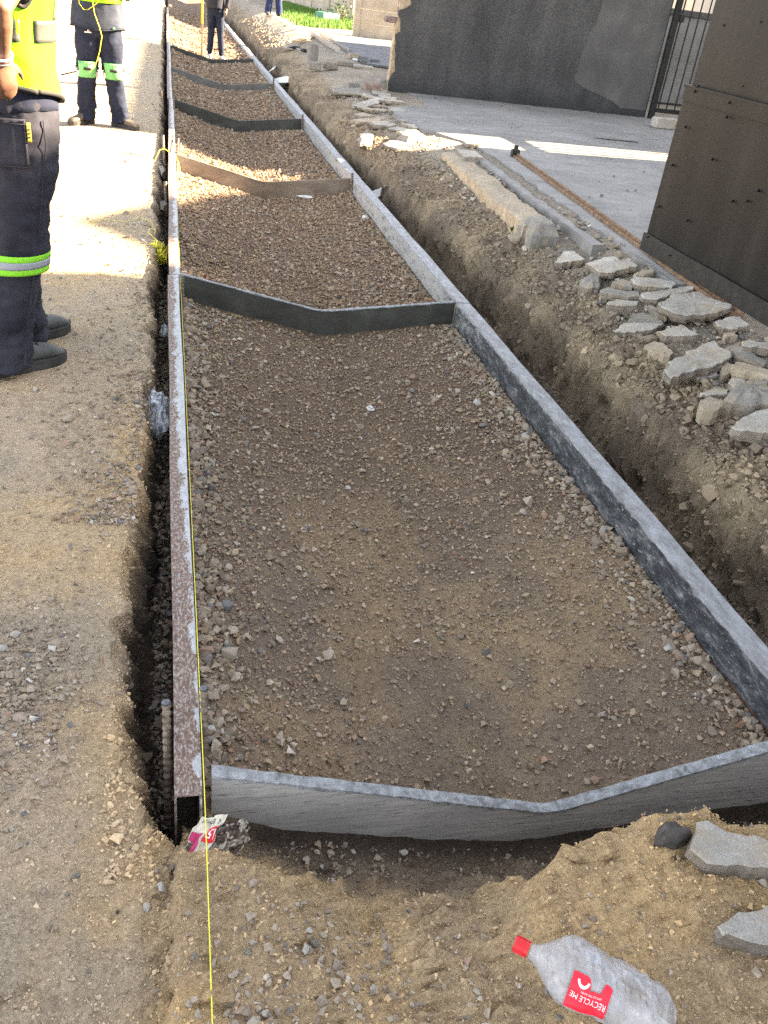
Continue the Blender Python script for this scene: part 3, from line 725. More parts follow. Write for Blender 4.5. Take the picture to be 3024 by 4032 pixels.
# rubble crumbs between the slabs
n = 2300
y = 2.5 + 11 * rng.random(n) ** 1.7; fx = np.interp(y, FOOT_Y, FOOT_X); x = np.minimum(fx + .28 + rng.random(n) * .6, 2.88)
r = np.clip(.014 * np.exp(rng.normal(0, .4, n)), .006, .04)
scatter('rubble', on_ground(x, y), r, 'm', stone_colours(n, rng, (8, 6, 16, 12, 16, 4, 18, 6, 10), 1.05), rng, 'small broken concrete rubble between the larger slabs')

# ---------------------------------------------------------------- driveway, edge strip, gate track
def flat_slab(name, outline, z, th, mat, step=.12, jit=.012, seed=0, amp=.003):
    rr = random.Random(seed); pts = []
    for a, b in zip(outline, outline[1:] + outline[:1]):
        L = math.dist(a[:2], b[:2]); m = max(1, int(L / step)) if (len(a) < 3) else 1
        for i in range(m):
            t = i / m; p = [a[0] + (b[0] - a[0]) * t, a[1] + (b[1] - a[1]) * t]
            if m > 1: p = [p[0] + rr.uniform(-jit, jit), p[1] + rr.uniform(-jit, jit)]
            pts.append((p[0], p[1], z + rr.uniform(-amp, amp)))
    v, f = prism(pts, th)
    return mesh_obj(name, v, f, mat)
drv = flat_slab('driveway', [(2.84, 4.5), (2.90, 6.0), (3.02, 8.4), (2.98, 9.2), (2.68, 9.9), (2.55, 10.9), (2.78, 11.6), (3.20, 11.9), (3.42, 12.7), (3.30, 13.36), (9.6, 13.36, 0), (9.6, 4.4, 0)], .203, .09, 'drive', .10, .022, 3)
tag(drv, 'pale dusty concrete driveway slab in front of the dark wall', 'driveway', kind='structure')
strip = flat_slab('edge_strip', [(2.665, 5.3), (2.745, 5.3), (2.79, 6.6), (2.90, 8.55), (2.82, 8.6), (2.72, 6.8)], .198, .08, 'drive', .10, .012, 5)
tag(strip, 'narrow broken concrete strip beside the dirty groove along the driveway', 'concrete strip')
def along(p, q, t): return [p[i] + (q[i] - p[i]) * t for i in range(len(p))]
tr = MB(); A, B = (2.865, 3.9), (3.235, 8.52)
for k in range(12):
    a, b = along(A, B, k / 12), along(A, B, (k + 1) / 12)
    for dx, w, h in ((0, .030, .222), (.034, .012, .240)):
        tr.add([(a[0] + dx, a[1], .19), (a[0] + dx + w, a[1], .19), (b[0] + dx + w, b[1], .19), (b[0] + dx, b[1], .19),
                (a[0] + dx, a[1], h), (a[0] + dx + w, a[1], h), (b[0] + dx + w, b[1], h), (b[0] + dx, b[1], h)],
               [(0, 3, 2, 1), (4, 5, 6, 7), (0, 1, 5, 4), (1, 2, 6, 5), (2, 3, 7, 6), (3, 0, 4, 7)])
t = tr.build('gate_track', 'rust_rail'); tag(t, 'rusty steel track of the sliding gate set in the driveway', 'track')
tr = MB().box((3.22, 8.50, .20), (3.30, 8.56, .275), bev=.008).tube([(3.26, 8.53, .27), (3.26, 8.53, .31)], .022, 10)
tag(tr.build('track_stop', 'black_steel'), 'small black end stop at the far end of the gate track', 'stop')
tag(flat_slab('driveway_crack', [(4.98, 10.44), (5.2, 10.40), (5.56, 10.42), (5.5, 10.47), (5.2, 10.45)], .2115, .006, 'dark_earth', .06, .006, 8, 0.0), 'dark slot shaped hole in the sunlit strip of the driveway', 'hole')

n = 260
x = rng.uniform(3.1, 7.5, n); y = rng.uniform(5.6, 13.2, n)
scatter('gravel', np.stack([x, y, np.full(n, .203)], 1), np.clip(.009 * np.exp(rng.normal(0, .5, n)), .004, .03), 's', stone_colours(n, rng, gain=.7), rng, 'stray crumbs and pebbles on the concrete driveway', .2)
# ---------------------------------------------------------------- form rails
def rail_mesh(name, L, w, h, t, mat, mirror=1, n=30, seed=0, wave=.0015):
    rr = np.random.default_rng(seed)
    prof = [(0, 0), (w, 0), (w, -h), (w - t, -h), (w - t, -t), (t, -t), (t, -h), (0, -h)]
    V, F = [], []
    m = len(prof)
    for i in range(n + 1):
        yy = L * i / n; dz = wave * math.sin(i * .7 + seed) + rr.normal(0, wave * .25); dx = wave * math.sin(i * .43 + seed * 2)
        for (px, pz) in prof: V.append((mirror * px + dx, yy, pz + dz))
    for i in range(n):
        for k in range(m):
            q = (i * m + k, i * m + (k + 1) % m, (i + 1) * m + (k + 1) % m, (i + 1) * m + k)
            F.append(q if mirror > 0 else q[::-1])
    for base, rev in ((0, mirror > 0), (n * m, mirror < 0)):
        for quad in ((0, 5, 6, 7), (0, 1, 4, 5), (1, 2, 3, 4)):
            q = [base + k for k in quad]; F.append(q[::-1] if rev else q)
    return V, F
BY = [1.304, 4.876, 8.398, 11.975, 15.62, 19.62, 23.2, 26.8, 30.4, 34.0]
ordinal = ['nearest', 'second', 'third', 'fourth', 'fifth', 'sixth', 'seventh', 'eighth', 'farthest']
for i in range(9):
    y0, y1 = BY[i] - .03 + (.0 if i else -.02), BY[i + 1] - .036
    V, F = rail_mesh('l', y1 - y0, .058, .155, .005, None, -1, 30, i)
    o = mesh_obj('form_rail', V, F, 'rail_left'); o.location = (0 + (.004 if i == 2 else -.002 * (i % 2)), y0, .001 * (i % 2)); o.rotation_euler = (0, 0, math.radians((.12, -.10, -.18, .05, 0, .1, 0, .05, 0)[i]))
    extra = ('rusty near half, flaked white beyond', 'pale with brown stains, one sunlit patch', 'bright in the sun beside the peg cluster', 'pale', 'pale', 'pale', 'pale', 'pale', 'pale')[i]
    tag(o, f'{ordinal[i]} steel rail of the left form line, {extra}', 'form rail', 'left line of form rails')
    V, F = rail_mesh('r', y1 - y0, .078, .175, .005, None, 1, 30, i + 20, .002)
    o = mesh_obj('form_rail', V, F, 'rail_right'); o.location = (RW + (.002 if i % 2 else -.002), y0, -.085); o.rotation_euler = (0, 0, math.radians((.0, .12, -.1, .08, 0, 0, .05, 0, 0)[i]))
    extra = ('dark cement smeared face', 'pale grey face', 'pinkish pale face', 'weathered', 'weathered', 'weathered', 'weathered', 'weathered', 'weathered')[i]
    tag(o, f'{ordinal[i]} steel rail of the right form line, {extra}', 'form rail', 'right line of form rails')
    if i:
        pl = MB().box((-.006, -.055, -.16), (-.0015, .012, -.012), bev=.0015).build('joint_plate', 'rail_right', o)
        MB().tube([(-.009, .005, -.165), (-.009, .005, -.012)], .005, 8).build('joint_pin', 'rebar', pl)

# ---------------------------------------------------------------- V shaped cross boards
def v_board(name, y, top, bot, th, mat, label, nx=46, rough=.0):
    rr = random.Random(int(y * 100))
    xs = np.linspace(top[0][0], top[-1][0], nx)
    zt = np.interp(xs, [p[0] for p in top], [p[1] for p in top]); zb = np.interp(xs, [p[0] for p in bot], [p[1] for p in bot])
    V, F = [], []
    for k in range(nx):
        j = rr.uniform(-rough, rough)
        V += [(xs[k], y, zt[k] + j), (xs[k], y, zb[k] + rr.uniform(-rough, rough)), (xs[k], y + th, zt[k] + j), (xs[k], y + th, zb[k])]
    for k in range(nx - 1):
        a, b = 4 * k, 4 * k + 4
        F += [(a, a + 1, b + 1, b), (a + 2, b + 2, b + 3, a + 3), (a, b, b + 2, a + 2), (a + 1, a + 3, b + 3, b + 1)]
    F += [(0, 2, 3, 1), (4 * nx - 4, 4 * nx - 3, 4 * nx - 1, 4 * nx - 2)]
    o = mesh_obj(name, V, F, mat); tag(o, label, 'form board', 'cross boards of the channel')
    return o, xs, zt
def crust(o, xs, zt, y, th, mat='crust', hgt=.005, lip=.009):
    rr = random.Random(5); V, F = [], []
    n = len(xs)
    for k in range(n):
        l = lip * rr.uniform(.25, 1.0); h = hgt * rr.uniform(.5, 1.3); e = rr.uniform(0, .003)
        V += [(xs[k], y - .003 - e, zt[k] - l), (xs[k], y - .004 - e, zt[k] + h * .7), (xs[k], y + th * .5, zt[k] + h), (xs[k], y + th + .003 + e, zt[k] + h * .6), (xs[k], y + th + .003, zt[k] - l * .6)]
    for k in range(n - 1):
        for j in range(4): F.append((5 * k + j, 5 * k + 5 + j, 5 * k + 6 + j, 5 * k + 1 + j)[::-1])
    mesh_obj('cement_crust', V, F, mat, o)
o, xs, zt = v_board('form_board', 1.300, [(.022, .002), (.862, -.243), (.90, -.240), (RW - .004, -.036)], [(.022, -.15), (.18, -.235), (.80, -.375), (1.1, -.375), (RW - .004, -.33)], .022, 'ply', 'nearest cross board, weathered grey plywood with pale cement crust on its edge', 70, .0015)
crust(o, xs, zt, 1.300, .022)
specs = [(4.876, 'board_dark', 'second cross board, dark wet looking with a pale smear at its bend', .018), (8.398, 'board_brown', 'third cross board, brown stained wood lit by the sun behind', .018),
         (11.975, 'board_dark', 'fourth cross board, near black, behind the brown one', .018), (15.62, 'board_grey', 'fifth cross board, plain grey', .018), (19.62, 'board_dark', 'sixth and farthest cross board, dark, before the person in jeans', .018)]
for k, (yy, mt, lb, th) in enumerate(specs):
    zv = (-.182, -.185, -.185, -.18, -.175)[k]
    o, xs, zt = v_board('form_board', yy, [(.003, -.004), (.79, zv), (.86, zv), (RW - .003, -.092)], [(.003, -.165), (.79, zv - .19), (.86, zv - .19), (RW - .003, -.30)], th, mt, lb, 40, .0012)
    if k == 0: crust(o, xs, zt, yy, th, 'crust', .003, .006)

# ---------------------------------------------------------------- rebar pegs
def rebar(base, tip, r, label, group='rebar pegs along the rails'):
    base, tip = Vector(base), Vector(tip); L = (tip - base).length
    n = max(8, int(L / .009)); pts, rad = [], []
    for i in range(n + 1):
        pts.append(base.lerp(tip, i / n)); rad.append(r * (.88 if i % 2 else 1.22))
    o = MB().tube(pts, rad, 10).build('rebar_peg', 'rebar', smooth=False); tag(o, label, 'peg', group)
    d = (tip - base).normalized()
    MB().tube([tip - d * .004, tip + d * .002, tip + d * .006], [r * 1.15, r * 1.25, r * .8], 12).build('hammered_end', 'rebar_cap', o, True)
    return o
rebar((-.073, 1.37, -.30), (-.0735, 1.475, .055), .0088, 'ribbed rebar peg outside the near end of the left rail')
rebar((.0125, 1.375, -.28), (.0125, 1.51, .058), .0088, 'ribbed rebar peg between the left rail and the nearest plywood board')
rebar((-.083, 8.28, -.28), (-.100, 8.47, .125), .011, 'thin rod standing outside the left rail in the sunlit peg cluster')
rebar((-.085, 8.15, -.28), (-.010, 8.50, .135), .010, 'slanting rod leaning across the left rail in the peg cluster')
rebar((.016, 8.35, -.22), (.030, 8.46, .110), .011, 'rod inside the left rail at the brown board')
rebar((.045, 8.40 + .03, -.22), (.052, 8.50, .070), .009, 'shorter rod beside the one inside the left rail at the brown board')
rebar((-.078, 7.05, -.28), (-.080, 7.12, .012), .012, 'ribbed peg outside the left rail just before the peg cluster')
rebar((-.10, 11.1, -.28), (-.126, 11.2, .16), .011, 'peg outside the left rail near the black board')
rebar((.016, 11.0, -.22), (.012, 11.05, .10), .011, 'peg inside the left rail before the black board')
rebar((RW - .016, 8.32, -.26), (RW - .02, 8.34, -.04), .011, 'peg at the right end of the brown board')
rebar((RW - .016, 11.90, -.26), (RW - .016, 11.93, -.04), .012, 'peg at the right end of the black fourth board')
rebar((RW - .016, 15.55, -.24), (RW - .016, 15.57, -.0), .013, 'peg at the right end of the grey fifth board')
rebar((RW + .10, 19.9, -.30), (RW + .10, 19.95, .05), .014, 'peg behind the right rail near the farthest board')
rebar((.013, 4.70, -.22), (.012, 4.72, .030), .008, 'thin peg inside the left rail before the dark second board')

# ---------------------------------------------------------------- strings
def cord(name, pts, r, label, mat='string', n=6):
    o = MB().tube(pts, r, n).build(name, mat, smooth=True)
    if label: tag(o, label, 'string')
    return o
cord('builders_line', [(-.004, .40, .012), (.0035, 1.10, .012), (.0045, 1.26, .008), (.004, 2.4, .003), (.002, 4.8, -.002), (.002, 8.3, -.002), (.002, 14, -.002), (.002, 20, -.002), (.002, 33, -.002)], [.0012, .0012, .0011, .0008, .0007, .0007, .0007, .0007, .0007], 'taut yellow builders line running along the left rail')
def wiggle(p, q, n, amp, seed, zl=None):
    rr = random.Random(seed); out = []
    for i in range(n + 1):
        t = i / n; e = amp * math.sin(math.pi * t)
        pt = [p[k] + (q[k] - p[k]) * t + rr.uniform(-e, e) for k in range(3)]
        out.append(pt)
    return out
tb = MB(); rr = random.Random(4); c0 = Vector((-.105, 5.55, -.10))
for k in range(26):                                           # the tangled skein hanging into the trench
    a = [c0 + Vector((rr.gauss(0, .016), rr.gauss(0, .05), rr.gauss(0, .022))) for _ in range(7)]
    tb.tube(a, .0032, 5)
for k in range(10):
    a = [c0 + Vector((-.03 + rr.gauss(0, .02), .05 + rr.gauss(0, .04), .05 + rr.gauss(0, .012))) for _ in range(6)]
    tb.tube(a, .0018, 5)
tb.tube([(-.13, 5.62, -.03), (-.16, 5.74, -.035), (-.19, 5.86, -.045), (-.165, 5.98, -.045), (-.14, 5.9, -.04), (-.15, 5.8, -.035)], .0018, 5)
tb.tube([(-.16, 5.98, -.045), (-.17, 6.15, -.045), (-.25, 6.22, -.046), (-.34, 6.1, -.046), (-.48, 6.12, -.046), (-.56, 6.0, -.046)], .0014, 5)
tag(tb.build('string_tangle', 'string', smooth=True), 'tangled skein of yellow string hanging into the trench by the left rail', 'string')
cord('string_end', [(-.045, 8.36, .012), (-.09, 8.40, .03), (-.13, 8.35, .025), (-.17, 8.2, -.04)], .0028, 'short yellow string tied to the rod outside the left rail')
cord('string_end', [(.004, 8.30, .006), (.03, 8.16, -.03), (.045, 8.05, -.09), (.05, 8.0, -.15)], .0028, 'loose yellow string end hanging inside the left rail by the brown board')

# ---------------------------------------------------------------- broken concrete slabs and lumps
def slab(poly, th, top, side, seed, rough=.006, name='broken_concrete', lump=False, tilt=None):
    rr = random.Random(seed)
    P = [Vector(p) for p in poly]
    ar = sum(P[i].x * P[(i + 1) % len(P)].y - P[(i + 1) % len(P)].x * P[i].y for i in range(len(P)))
    if ar < 0: P.reverse()
    out = []
    for a, b in zip(P, P[1:] + P[:1]):
        L = (b - a).length; m = max(1, min(6, int(L / .022)))
        for k in range(m):
            p = a.lerp(b, k / m); e = rough if k else rough * .4
            out.append(p + Vector((rr.uniform(-e, e), rr.uniform(-e, e), rr.uniform(-.0015, .0015))))
    n = len(out); c = sum(out, Vector()) / n
    base = Vector((c.x, c.y, c.z - th)); loc = [p - base for p in out]; cl = c - base
    V, F, M = [], [], []
    inset = .965 if not lump else .70
    for p in loc:                                                # inner top ring, lip ring, mid ring, bottom ring
        V.append(cl + (p - cl) * inset + Vector((0, 0, (th * .12 + rr.uniform(-.004, .004)) if lump else rr.uniform(0, .0006))))
    for p in loc: V.append(p + Vector((0, 0, -rr.uniform(.001, .006) - (th * .2 if lump else 0))))
    for p in loc: V.append(cl + (p - cl) * rr.uniform(.985, 1.05) + Vector((0, 0, -th * rr.uniform(.4, .65))))
    for p in loc: V.append(cl + (p - cl) * rr.uniform(.86, .97) + Vector((0, 0, -th)))
    V.append(cl + Vector((0, 0, .0005 + (th * .16 if lump else 0)))); V.append(cl - Vector((0, 0, th)))
    for k in range(n):
        k2 = (k + 1) % n
        F.append((4 * n, k, k2)); M.append(0)
        F.append((k, n + k, n + k2, k2)); M.append(0)
        F.append((n + k, 2 * n + k, 2 * n + k2, n + k2)); M.append(1)
        F.append((2 * n + k, 3 * n + k, 3 * n + k2, 2 * n + k2)); M.append(1)
        F.append((4 * n + 1, 3 * n + k2, 3 * n + k)); M.append(1)
    o = mesh_obj(name, V, F, [top, side], None, False, M); o.location = base
    if tilt: o.rotation_euler = tilt
    return o
SLABS = [
    ('s1', 0.055, [(2.371,5.190,0.101), (2.511,5.394,0.127), (2.570,5.344,0.138), (2.560,5.246,0.136), (2.570,5.171,0.138), (2.468,5.155,0.119)]),
    ('s2', 0.050, [(2.497,5.018,0.154), (2.670,5.079,0.185), (2.718,5.064,0.194), (2.714,4.970,0.193), (2.781,4.997,0.205), (2.768,4.854,0.202), (2.651,4.823,0.182), (2.568,4.785,0.167), (2.509,4.817,0.157)]),
    ('s3', 0.040, [(2.683,4.720,0.188), (2.743,4.759,0.198), (2.820,4.759,0.212), (2.796,4.701,0.207), (2.739,4.685,0.198), (2.673,4.681,0.186)]),
    ('s4', 0.060, [(2.399,4.832,0.103), (2.484,4.910,0.119), (2.521,4.881,0.126), (2.512,4.784,0.124), (2.469,4.704,0.116), (2.400,4.709,0.103), (2.368,4.747,0.097)]),
    ('s5', 0.050, [(2.536,4.683,0.141), (2.610,4.706,0.155), (2.636,4.642,0.160), (2.607,4.570,0.154), (2.555,4.604,0.145)]),
    ('s6', 0.050, [(2.634,4.655,0.175), (2.672,4.676,0.182), (2.760,4.610,0.198), (2.829,4.526,0.210), (2.826,4.468,0.210), (2.782,4.428,0.202), (2.653,4.504,0.178), (2.618,4.578,0.172)]),
    ('s7', 0.045, [(2.435,4.625,0.109), (2.494,4.634,0.121), (2.546,4.541,0.131), (2.623,4.507,0.146), (2.598,4.438,0.141), (2.532,4.445,0.128), (2.466,4.519,0.115), (2.417,4.575,0.106)]),
    ('s8', 0.050, [(2.600,4.436,0.157), (2.726,4.426,0.181), (2.863,4.435,0.207), (2.931,4.417,0.220), (2.836,4.355,0.202), (2.753,4.358,0.186), (2.637,4.309,0.164), (2.571,4.359,0.151)]),
    ('s9', 0.055, [(2.552,4.173,0.185), (2.658,4.223,0.205), (2.702,4.280,0.213), (2.840,4.243,0.239), (2.849,4.110,0.241), (2.894,4.008,0.249), (2.874,3.966,0.246), (2.731,3.936,0.219), (2.614,3.956,0.196), (2.564,4.025,0.187), (2.547,4.133,0.184)]),
    ('s10', 0.060, [(2.384,4.410,0.096), (2.448,4.442,0.109), (2.555,4.362,0.131), (2.525,4.323,0.125), (2.452,4.335,0.110), (2.386,4.388,0.096)]),
    ('s11', 0.040, [(2.576,4.295,0.133), (2.596,4.275,0.137), (2.608,4.105,0.139), (2.577,4.088,0.133), (2.550,4.211,0.128)]),
    ('s12', 0.050, [(2.392,4.159,0.075), (2.469,4.246,0.090), (2.518,4.256,0.100), (2.589,4.143,0.114), (2.548,4.052,0.106), (2.441,4.138,0.084)]),
    ('s13', 0.045, [(2.269,4.036,0.059), (2.336,4.121,0.072), (2.397,4.128,0.085), (2.493,4.079,0.104), (2.537,4.030,0.114), (2.473,4.002,0.100), (2.361,4.004,0.077)]),
    ('s14', 0.060, [(2.426,3.884,0.125), (2.481,3.909,0.135), (2.578,3.927,0.153), (2.584,3.851,0.154), (2.596,3.782,0.156), (2.498,3.793,0.139), (2.440,3.815,0.128)]),
    ('s15', 0.040, [(2.721,3.858,0.201), (2.829,3.897,0.220), (2.878,3.870,0.228), (2.862,3.771,0.225), (2.778,3.737,0.211), (2.709,3.761,0.199)]),
    ('s16', 0.070, [(2.314,3.798,0.082), (2.377,3.827,0.094), (2.412,3.787,0.100), (2.400,3.655,0.098), (2.365,3.627,0.092), (2.315,3.687,0.082)]),
    ('s17', 0.060, [(2.208,3.404,0.111), (2.290,3.484,0.125), (2.435,3.572,0.149), (2.601,3.642,0.177), (2.581,3.564,0.174), (2.609,3.497,0.178), (2.588,3.456,0.175), (2.461,3.381,0.154), (2.314,3.347,0.129), (2.192,3.306,0.109)]),
    ('s18', 0.050, [(2.705,3.733,0.183), (2.768,3.733,0.193), (2.749,3.683,0.190), (2.691,3.685,0.180)]),
    ('s19', 0.050, [(2.697,3.569,0.205), (2.741,3.564,0.212), (2.819,3.494,0.225), (2.791,3.448,0.220), (2.669,3.511,0.201)]),
    ('s20', 0.040, [(2.655,3.585,0.171), (2.695,3.606,0.177), (2.716,3.357,0.181), (2.652,3.315,0.171), (2.621,3.481,0.166)]),
    ('s21', 0.050, [(2.479,3.287,0.181), (2.530,3.339,0.189), (2.634,3.187,0.206), (2.600,3.133,0.201)]),
    ('s22', 0.050, [(2.485,3.366,0.138), (2.544,3.424,0.148), (2.562,3.388,0.151), (2.519,3.325,0.144), (2.447,3.289,0.132)]),
    ('s23', 0.060, [(2.444,3.232,0.128), (2.530,3.321,0.142), (2.547,3.243,0.145), (2.511,3.204,0.139), (2.431,3.173,0.126)]),
    ('s24', 0.100, [(2.319,3.050,0.137), (2.415,3.153,0.154), (2.504,3.179,0.169), (2.594,3.134,0.185), (2.499,2.964,0.168), (2.384,2.990,0.148)]),
    ('s25', 0.080, [(2.259,3.138,0.077), (2.317,3.157,0.088), (2.354,3.103,0.095), (2.339,3.056,0.092), (2.285,3.024,0.082), (2.226,3.045,0.071)]),
    ('s26', 0.030, [(2.313,3.212,0.081), (2.385,3.230,0.093), (2.440,3.205,0.103), (2.411,3.166,0.098), (2.321,3.182,0.082)]),
    ('s27', 0.060, [(2.237,2.841,0.093), (2.307,2.901,0.106), (2.402,2.943,0.122), (2.460,2.943,0.133), (2.517,2.855,0.143), (2.429,2.720,0.127), (2.299,2.774,0.104), (2.235,2.818,0.093)]),
    ('s28', 0.030, [(2.362,3.384,0.089), (2.438,3.427,0.101), (2.496,3.408,0.111), (2.473,3.363,0.107), (2.376,3.350,0.091)]),
    ('s29', 0.050, [(2.296,5.903,0.087), (2.401,5.925,0.105), (2.478,5.920,0.118), (2.399,5.791,0.105), (2.297,5.796,0.087)]),
    ('fA', 0.050, [(0.964,0.936,0.082), (0.985,0.963,0.081), (1.015,0.997,0.081), (1.036,0.997,0.080), (1.070,0.971,0.079), (1.105,0.947,0.078), (1.200,0.937,0.075), (1.179,0.873,0.076), (1.070,0.880,0.079), (1.020,0.890,0.080), (0.981,0.904,0.081)]),
    ('fB', 0.050, [(0.939,0.775,0.068), (1.009,0.798,0.068), (1.062,0.802,0.068), (1.110,0.791,0.068), (1.069,0.723,0.068), (0.978,0.742,0.068), (0.935,0.762,0.068)]),
    ('fR', 0.050, [(0.912,0.980,0.077), (0.934,1.003,0.077), (0.965,1.008,0.077), (0.983,0.989,0.077), (0.993,0.975,0.077), (0.956,0.962,0.077)]),
    ('g1', 0.030, [(2.195,11.691,0.161), (2.521,12.180,0.192), (2.905,12.760,0.229), (2.778,12.348,0.217), (2.573,11.839,0.197), (2.284,11.450,0.169)]),
    ('g2', 0.050, [(2.217,13.485,0.161), (2.352,13.656,0.172), (2.738,12.884,0.204), (2.673,12.689,0.199), (2.181,12.933,0.158)]),
    ('g3', 0.050, [(2.534,13.922,0.184), (2.671,13.993,0.195), (2.656,13.404,0.194), (2.581,13.144,0.187), (2.439,13.229,0.176)]),
    ('g4', 0.040, [(2.324,10.084,0.145), (2.463,10.236,0.157), (2.595,9.975,0.169), (2.456,9.899,0.157)]),
    ('g5', 0.050, [(2.010,10.733,0.109), (2.240,10.891,0.131), (2.445,10.938,0.151), (2.358,10.656,0.142), (2.069,10.562,0.115)]),
    ('g6', 0.050, [(2.881,9.055,0.228), (3.068,9.282,0.228), (3.151,9.144,0.228), (3.032,8.956,0.228), (2.878,8.881,0.228)]),
    ('g7', 0.100, [(2.265,9.379,0.175), (2.419,9.761,0.187), (2.585,9.814,0.201), (2.578,9.382,0.200), (2.494,9.245,0.193), (2.321,9.199,0.179)]),
    ('g8', 0.060, [(1.880,9.544,0.101), (2.059,10.053,0.119), (2.092,9.706,0.123), (1.988,9.351,0.112), (1.862,9.278,0.099)]),
]
SLAB_INFO = {
 's1': ('concrete', 'pale angular slab at the head of the rubble, beside the grey block end'),
 's2': ('concrete', 'wide pale slab with a tan corner, near the gate end of the rubble'),
 's3': ('concrete_tan', 'small tan wedge of concrete between the wide pale slab and the gate'),
 's4': ('concrete_dark', 'rounded grey brown lump below the pale slabs at the head of the rubble'),
 's5': ('concrete_dark', 'small mossy grey lump left of the long pitted slab'),
 's6': ('concrete', 'long pitted grey slab lying across the rubble below the tan wedge'),
 's7': ('concrete_dark', 'long narrow dark slab overhanging the bank above the tan edged slab'),
 's8': ('concrete', 'flat half buried slab tucked behind the largest slab by the gate'),
 's9': ('concrete', 'largest flat pale slab lying beside the foot of the dark gate'),
 's10': ('concrete', 'slab with tan broken edges at the lip of the bank'),
 's11': ('concrete_dark', 'narrow grey shard at the left corner of the largest slab'),
 's12': ('concrete_dark', 'dark flat piece under the pale slab at the lip of the bank'),
 's13': ('concrete', 'pale elongated slab at the lip of the bank, left of the yellow edged one'),
 's14': ('concrete', 'pale slab with a yellowish left edge below the largest slab'),
 's15': ('concrete', 'smooth grey slab by the gate foot, right of the largest slab'),
 's16': ('concrete_tan', 'rounded tan grey lump above the long tilted slab'),
 's17': ('concrete', 'long tilted grey slab pointing down at the trench'),
 's18': ('concrete_tan', 'small brick sized lump below the smooth slab by the gate'),
 's19': ('concrete', 'pale piece cut by the right edge of the picture, above the dark slab'),
 's20': ('concrete_dark', 'dark flat slab behind the tan bar at the right edge'),
 's21': ('concrete_tan', 'tan bar shaped block lying at the right edge'),
 's22': ('concrete_tan', 'brownish lump left of the tan bar'),
 's23': ('concrete', 'grey piece leaning on the big rough lump under the tan bar'),
 's24': ('concrete_dark', 'big rough pitted lump at the right edge'),
 's25': ('concrete_tan', 'rounded brown lump on the bank left of the big pitted one'),
 's26': ('concrete', 'thin flat flake between the long tilted slab and the brown lump'),
 's27': ('concrete', 'broad white slab jutting over the bank at the right edge'),
 's28': ('concrete', 'flat chips just below the long tilted slab'),
 's29': ('concrete_tan', 'tan flat piece lying at the end of the old foundation'),
 'fA': ('concrete', 'flat concrete slab on the sandy mound at the lower right, topmost of two'),
 'fB': ('concrete', 'pitted concrete piece at the right edge above the bottle'),
 'fR': ('dark_earth', 'black lump of tar on the lip of the mound beside the flat slab'),
 'g1': ('concrete', 'large thin slab tilted over the rubble before the wall end'),
 'g2': ('concrete_dark', 'long low kerb piece on the bank left of the wall end'),
 'g3': ('concrete_dark', 'rounded lump beside the blocks at the wall end'),
 'g4': ('concrete', 'thin sheet in the sunlit rubble beside the driveway corner'),
 'g5': ('concrete_tan', 'flat sunlit pieces on the lip of the bank'),
 'g6': ('concrete_dark', 'dark flat block lying on the driveway corner by the groove'),
 'g7': ('concrete_dark', 'blocky lump at the far end of the old foundation'),
 'g8': ('concrete_dark', 'rough lump on the lip of the far bank'),
}
for k, (nm, th, poly) in enumerate(SLABS):
    mt, lb = SLAB_INFO[nm]
    lump = nm in ('s4', 's24', 'fR', 'g3', 'g7', 'g8')
    o = slab(poly, th + (.012 if lump else -.006), mt, 'concrete_side' if mt not in ('concrete_tan', 'dark_earth') else mt, 40 + k, .0095 if not lump else .012, 'rubble_lump' if lump else 'broken_concrete', lump)
    tag(o, lb, 'rubble' if lump else 'concrete slab', 'broken concrete along the bank')
for k in range(16):                                            # jumble of small broken flags before the wall end
    rr = random.Random(900 + k); y = 8.9 + 4.3 * k / 15 + rr.uniform(-.15, .15); x = float(np.interp(y, [8.9, 10.5, 13.2], [2.05, 2.15, 2.4])) + rr.uniform(0, .55)
    z = float(macro(x, y)) + .045; L, W_ = rr.uniform(.10, .22), rr.uniform(.10, .26); n_ = rr.randint(5, 7)
    pl = [(x + L * math.cos(6.283 * q / n_ + rr.uniform(-.3, .3)) * rr.uniform(.7, 1.1), y + W_ * math.sin(6.283 * q / n_ + rr.uniform(-.3, .3)) * rr.uniform(.7, 1.1), z + rr.uniform(-.012, .012)) for q in range(n_)]
    o = slab(pl, rr.uniform(.035, .06), rr.choice(['concrete', 'concrete_dark', 'concrete_tan', 'concrete']), 'concrete_side', 950 + k, .012)
    tag(o, 'small broken flag in the jumble on the bank before the wall end', 'concrete slab', 'small flags before the wall end')
# a piece standing on edge by the old foundation
o = slab([(0, 0, 0), (.10, .0, 0), (.15, .06, 0), (.12, .20, 0), (.04, .23, 0), (-.01, .10, 0)], .045, 'concrete_dark', 'concrete_tan', 91)
o.rotation_euler = (math.radians(58), math.radians(-14), math.radians(12)); o.location = (2.47, 5.72, .085)
tag(o, 'thin slab standing on edge against the end of the old foundation', 'concrete slab', 'broken concrete along the bank')

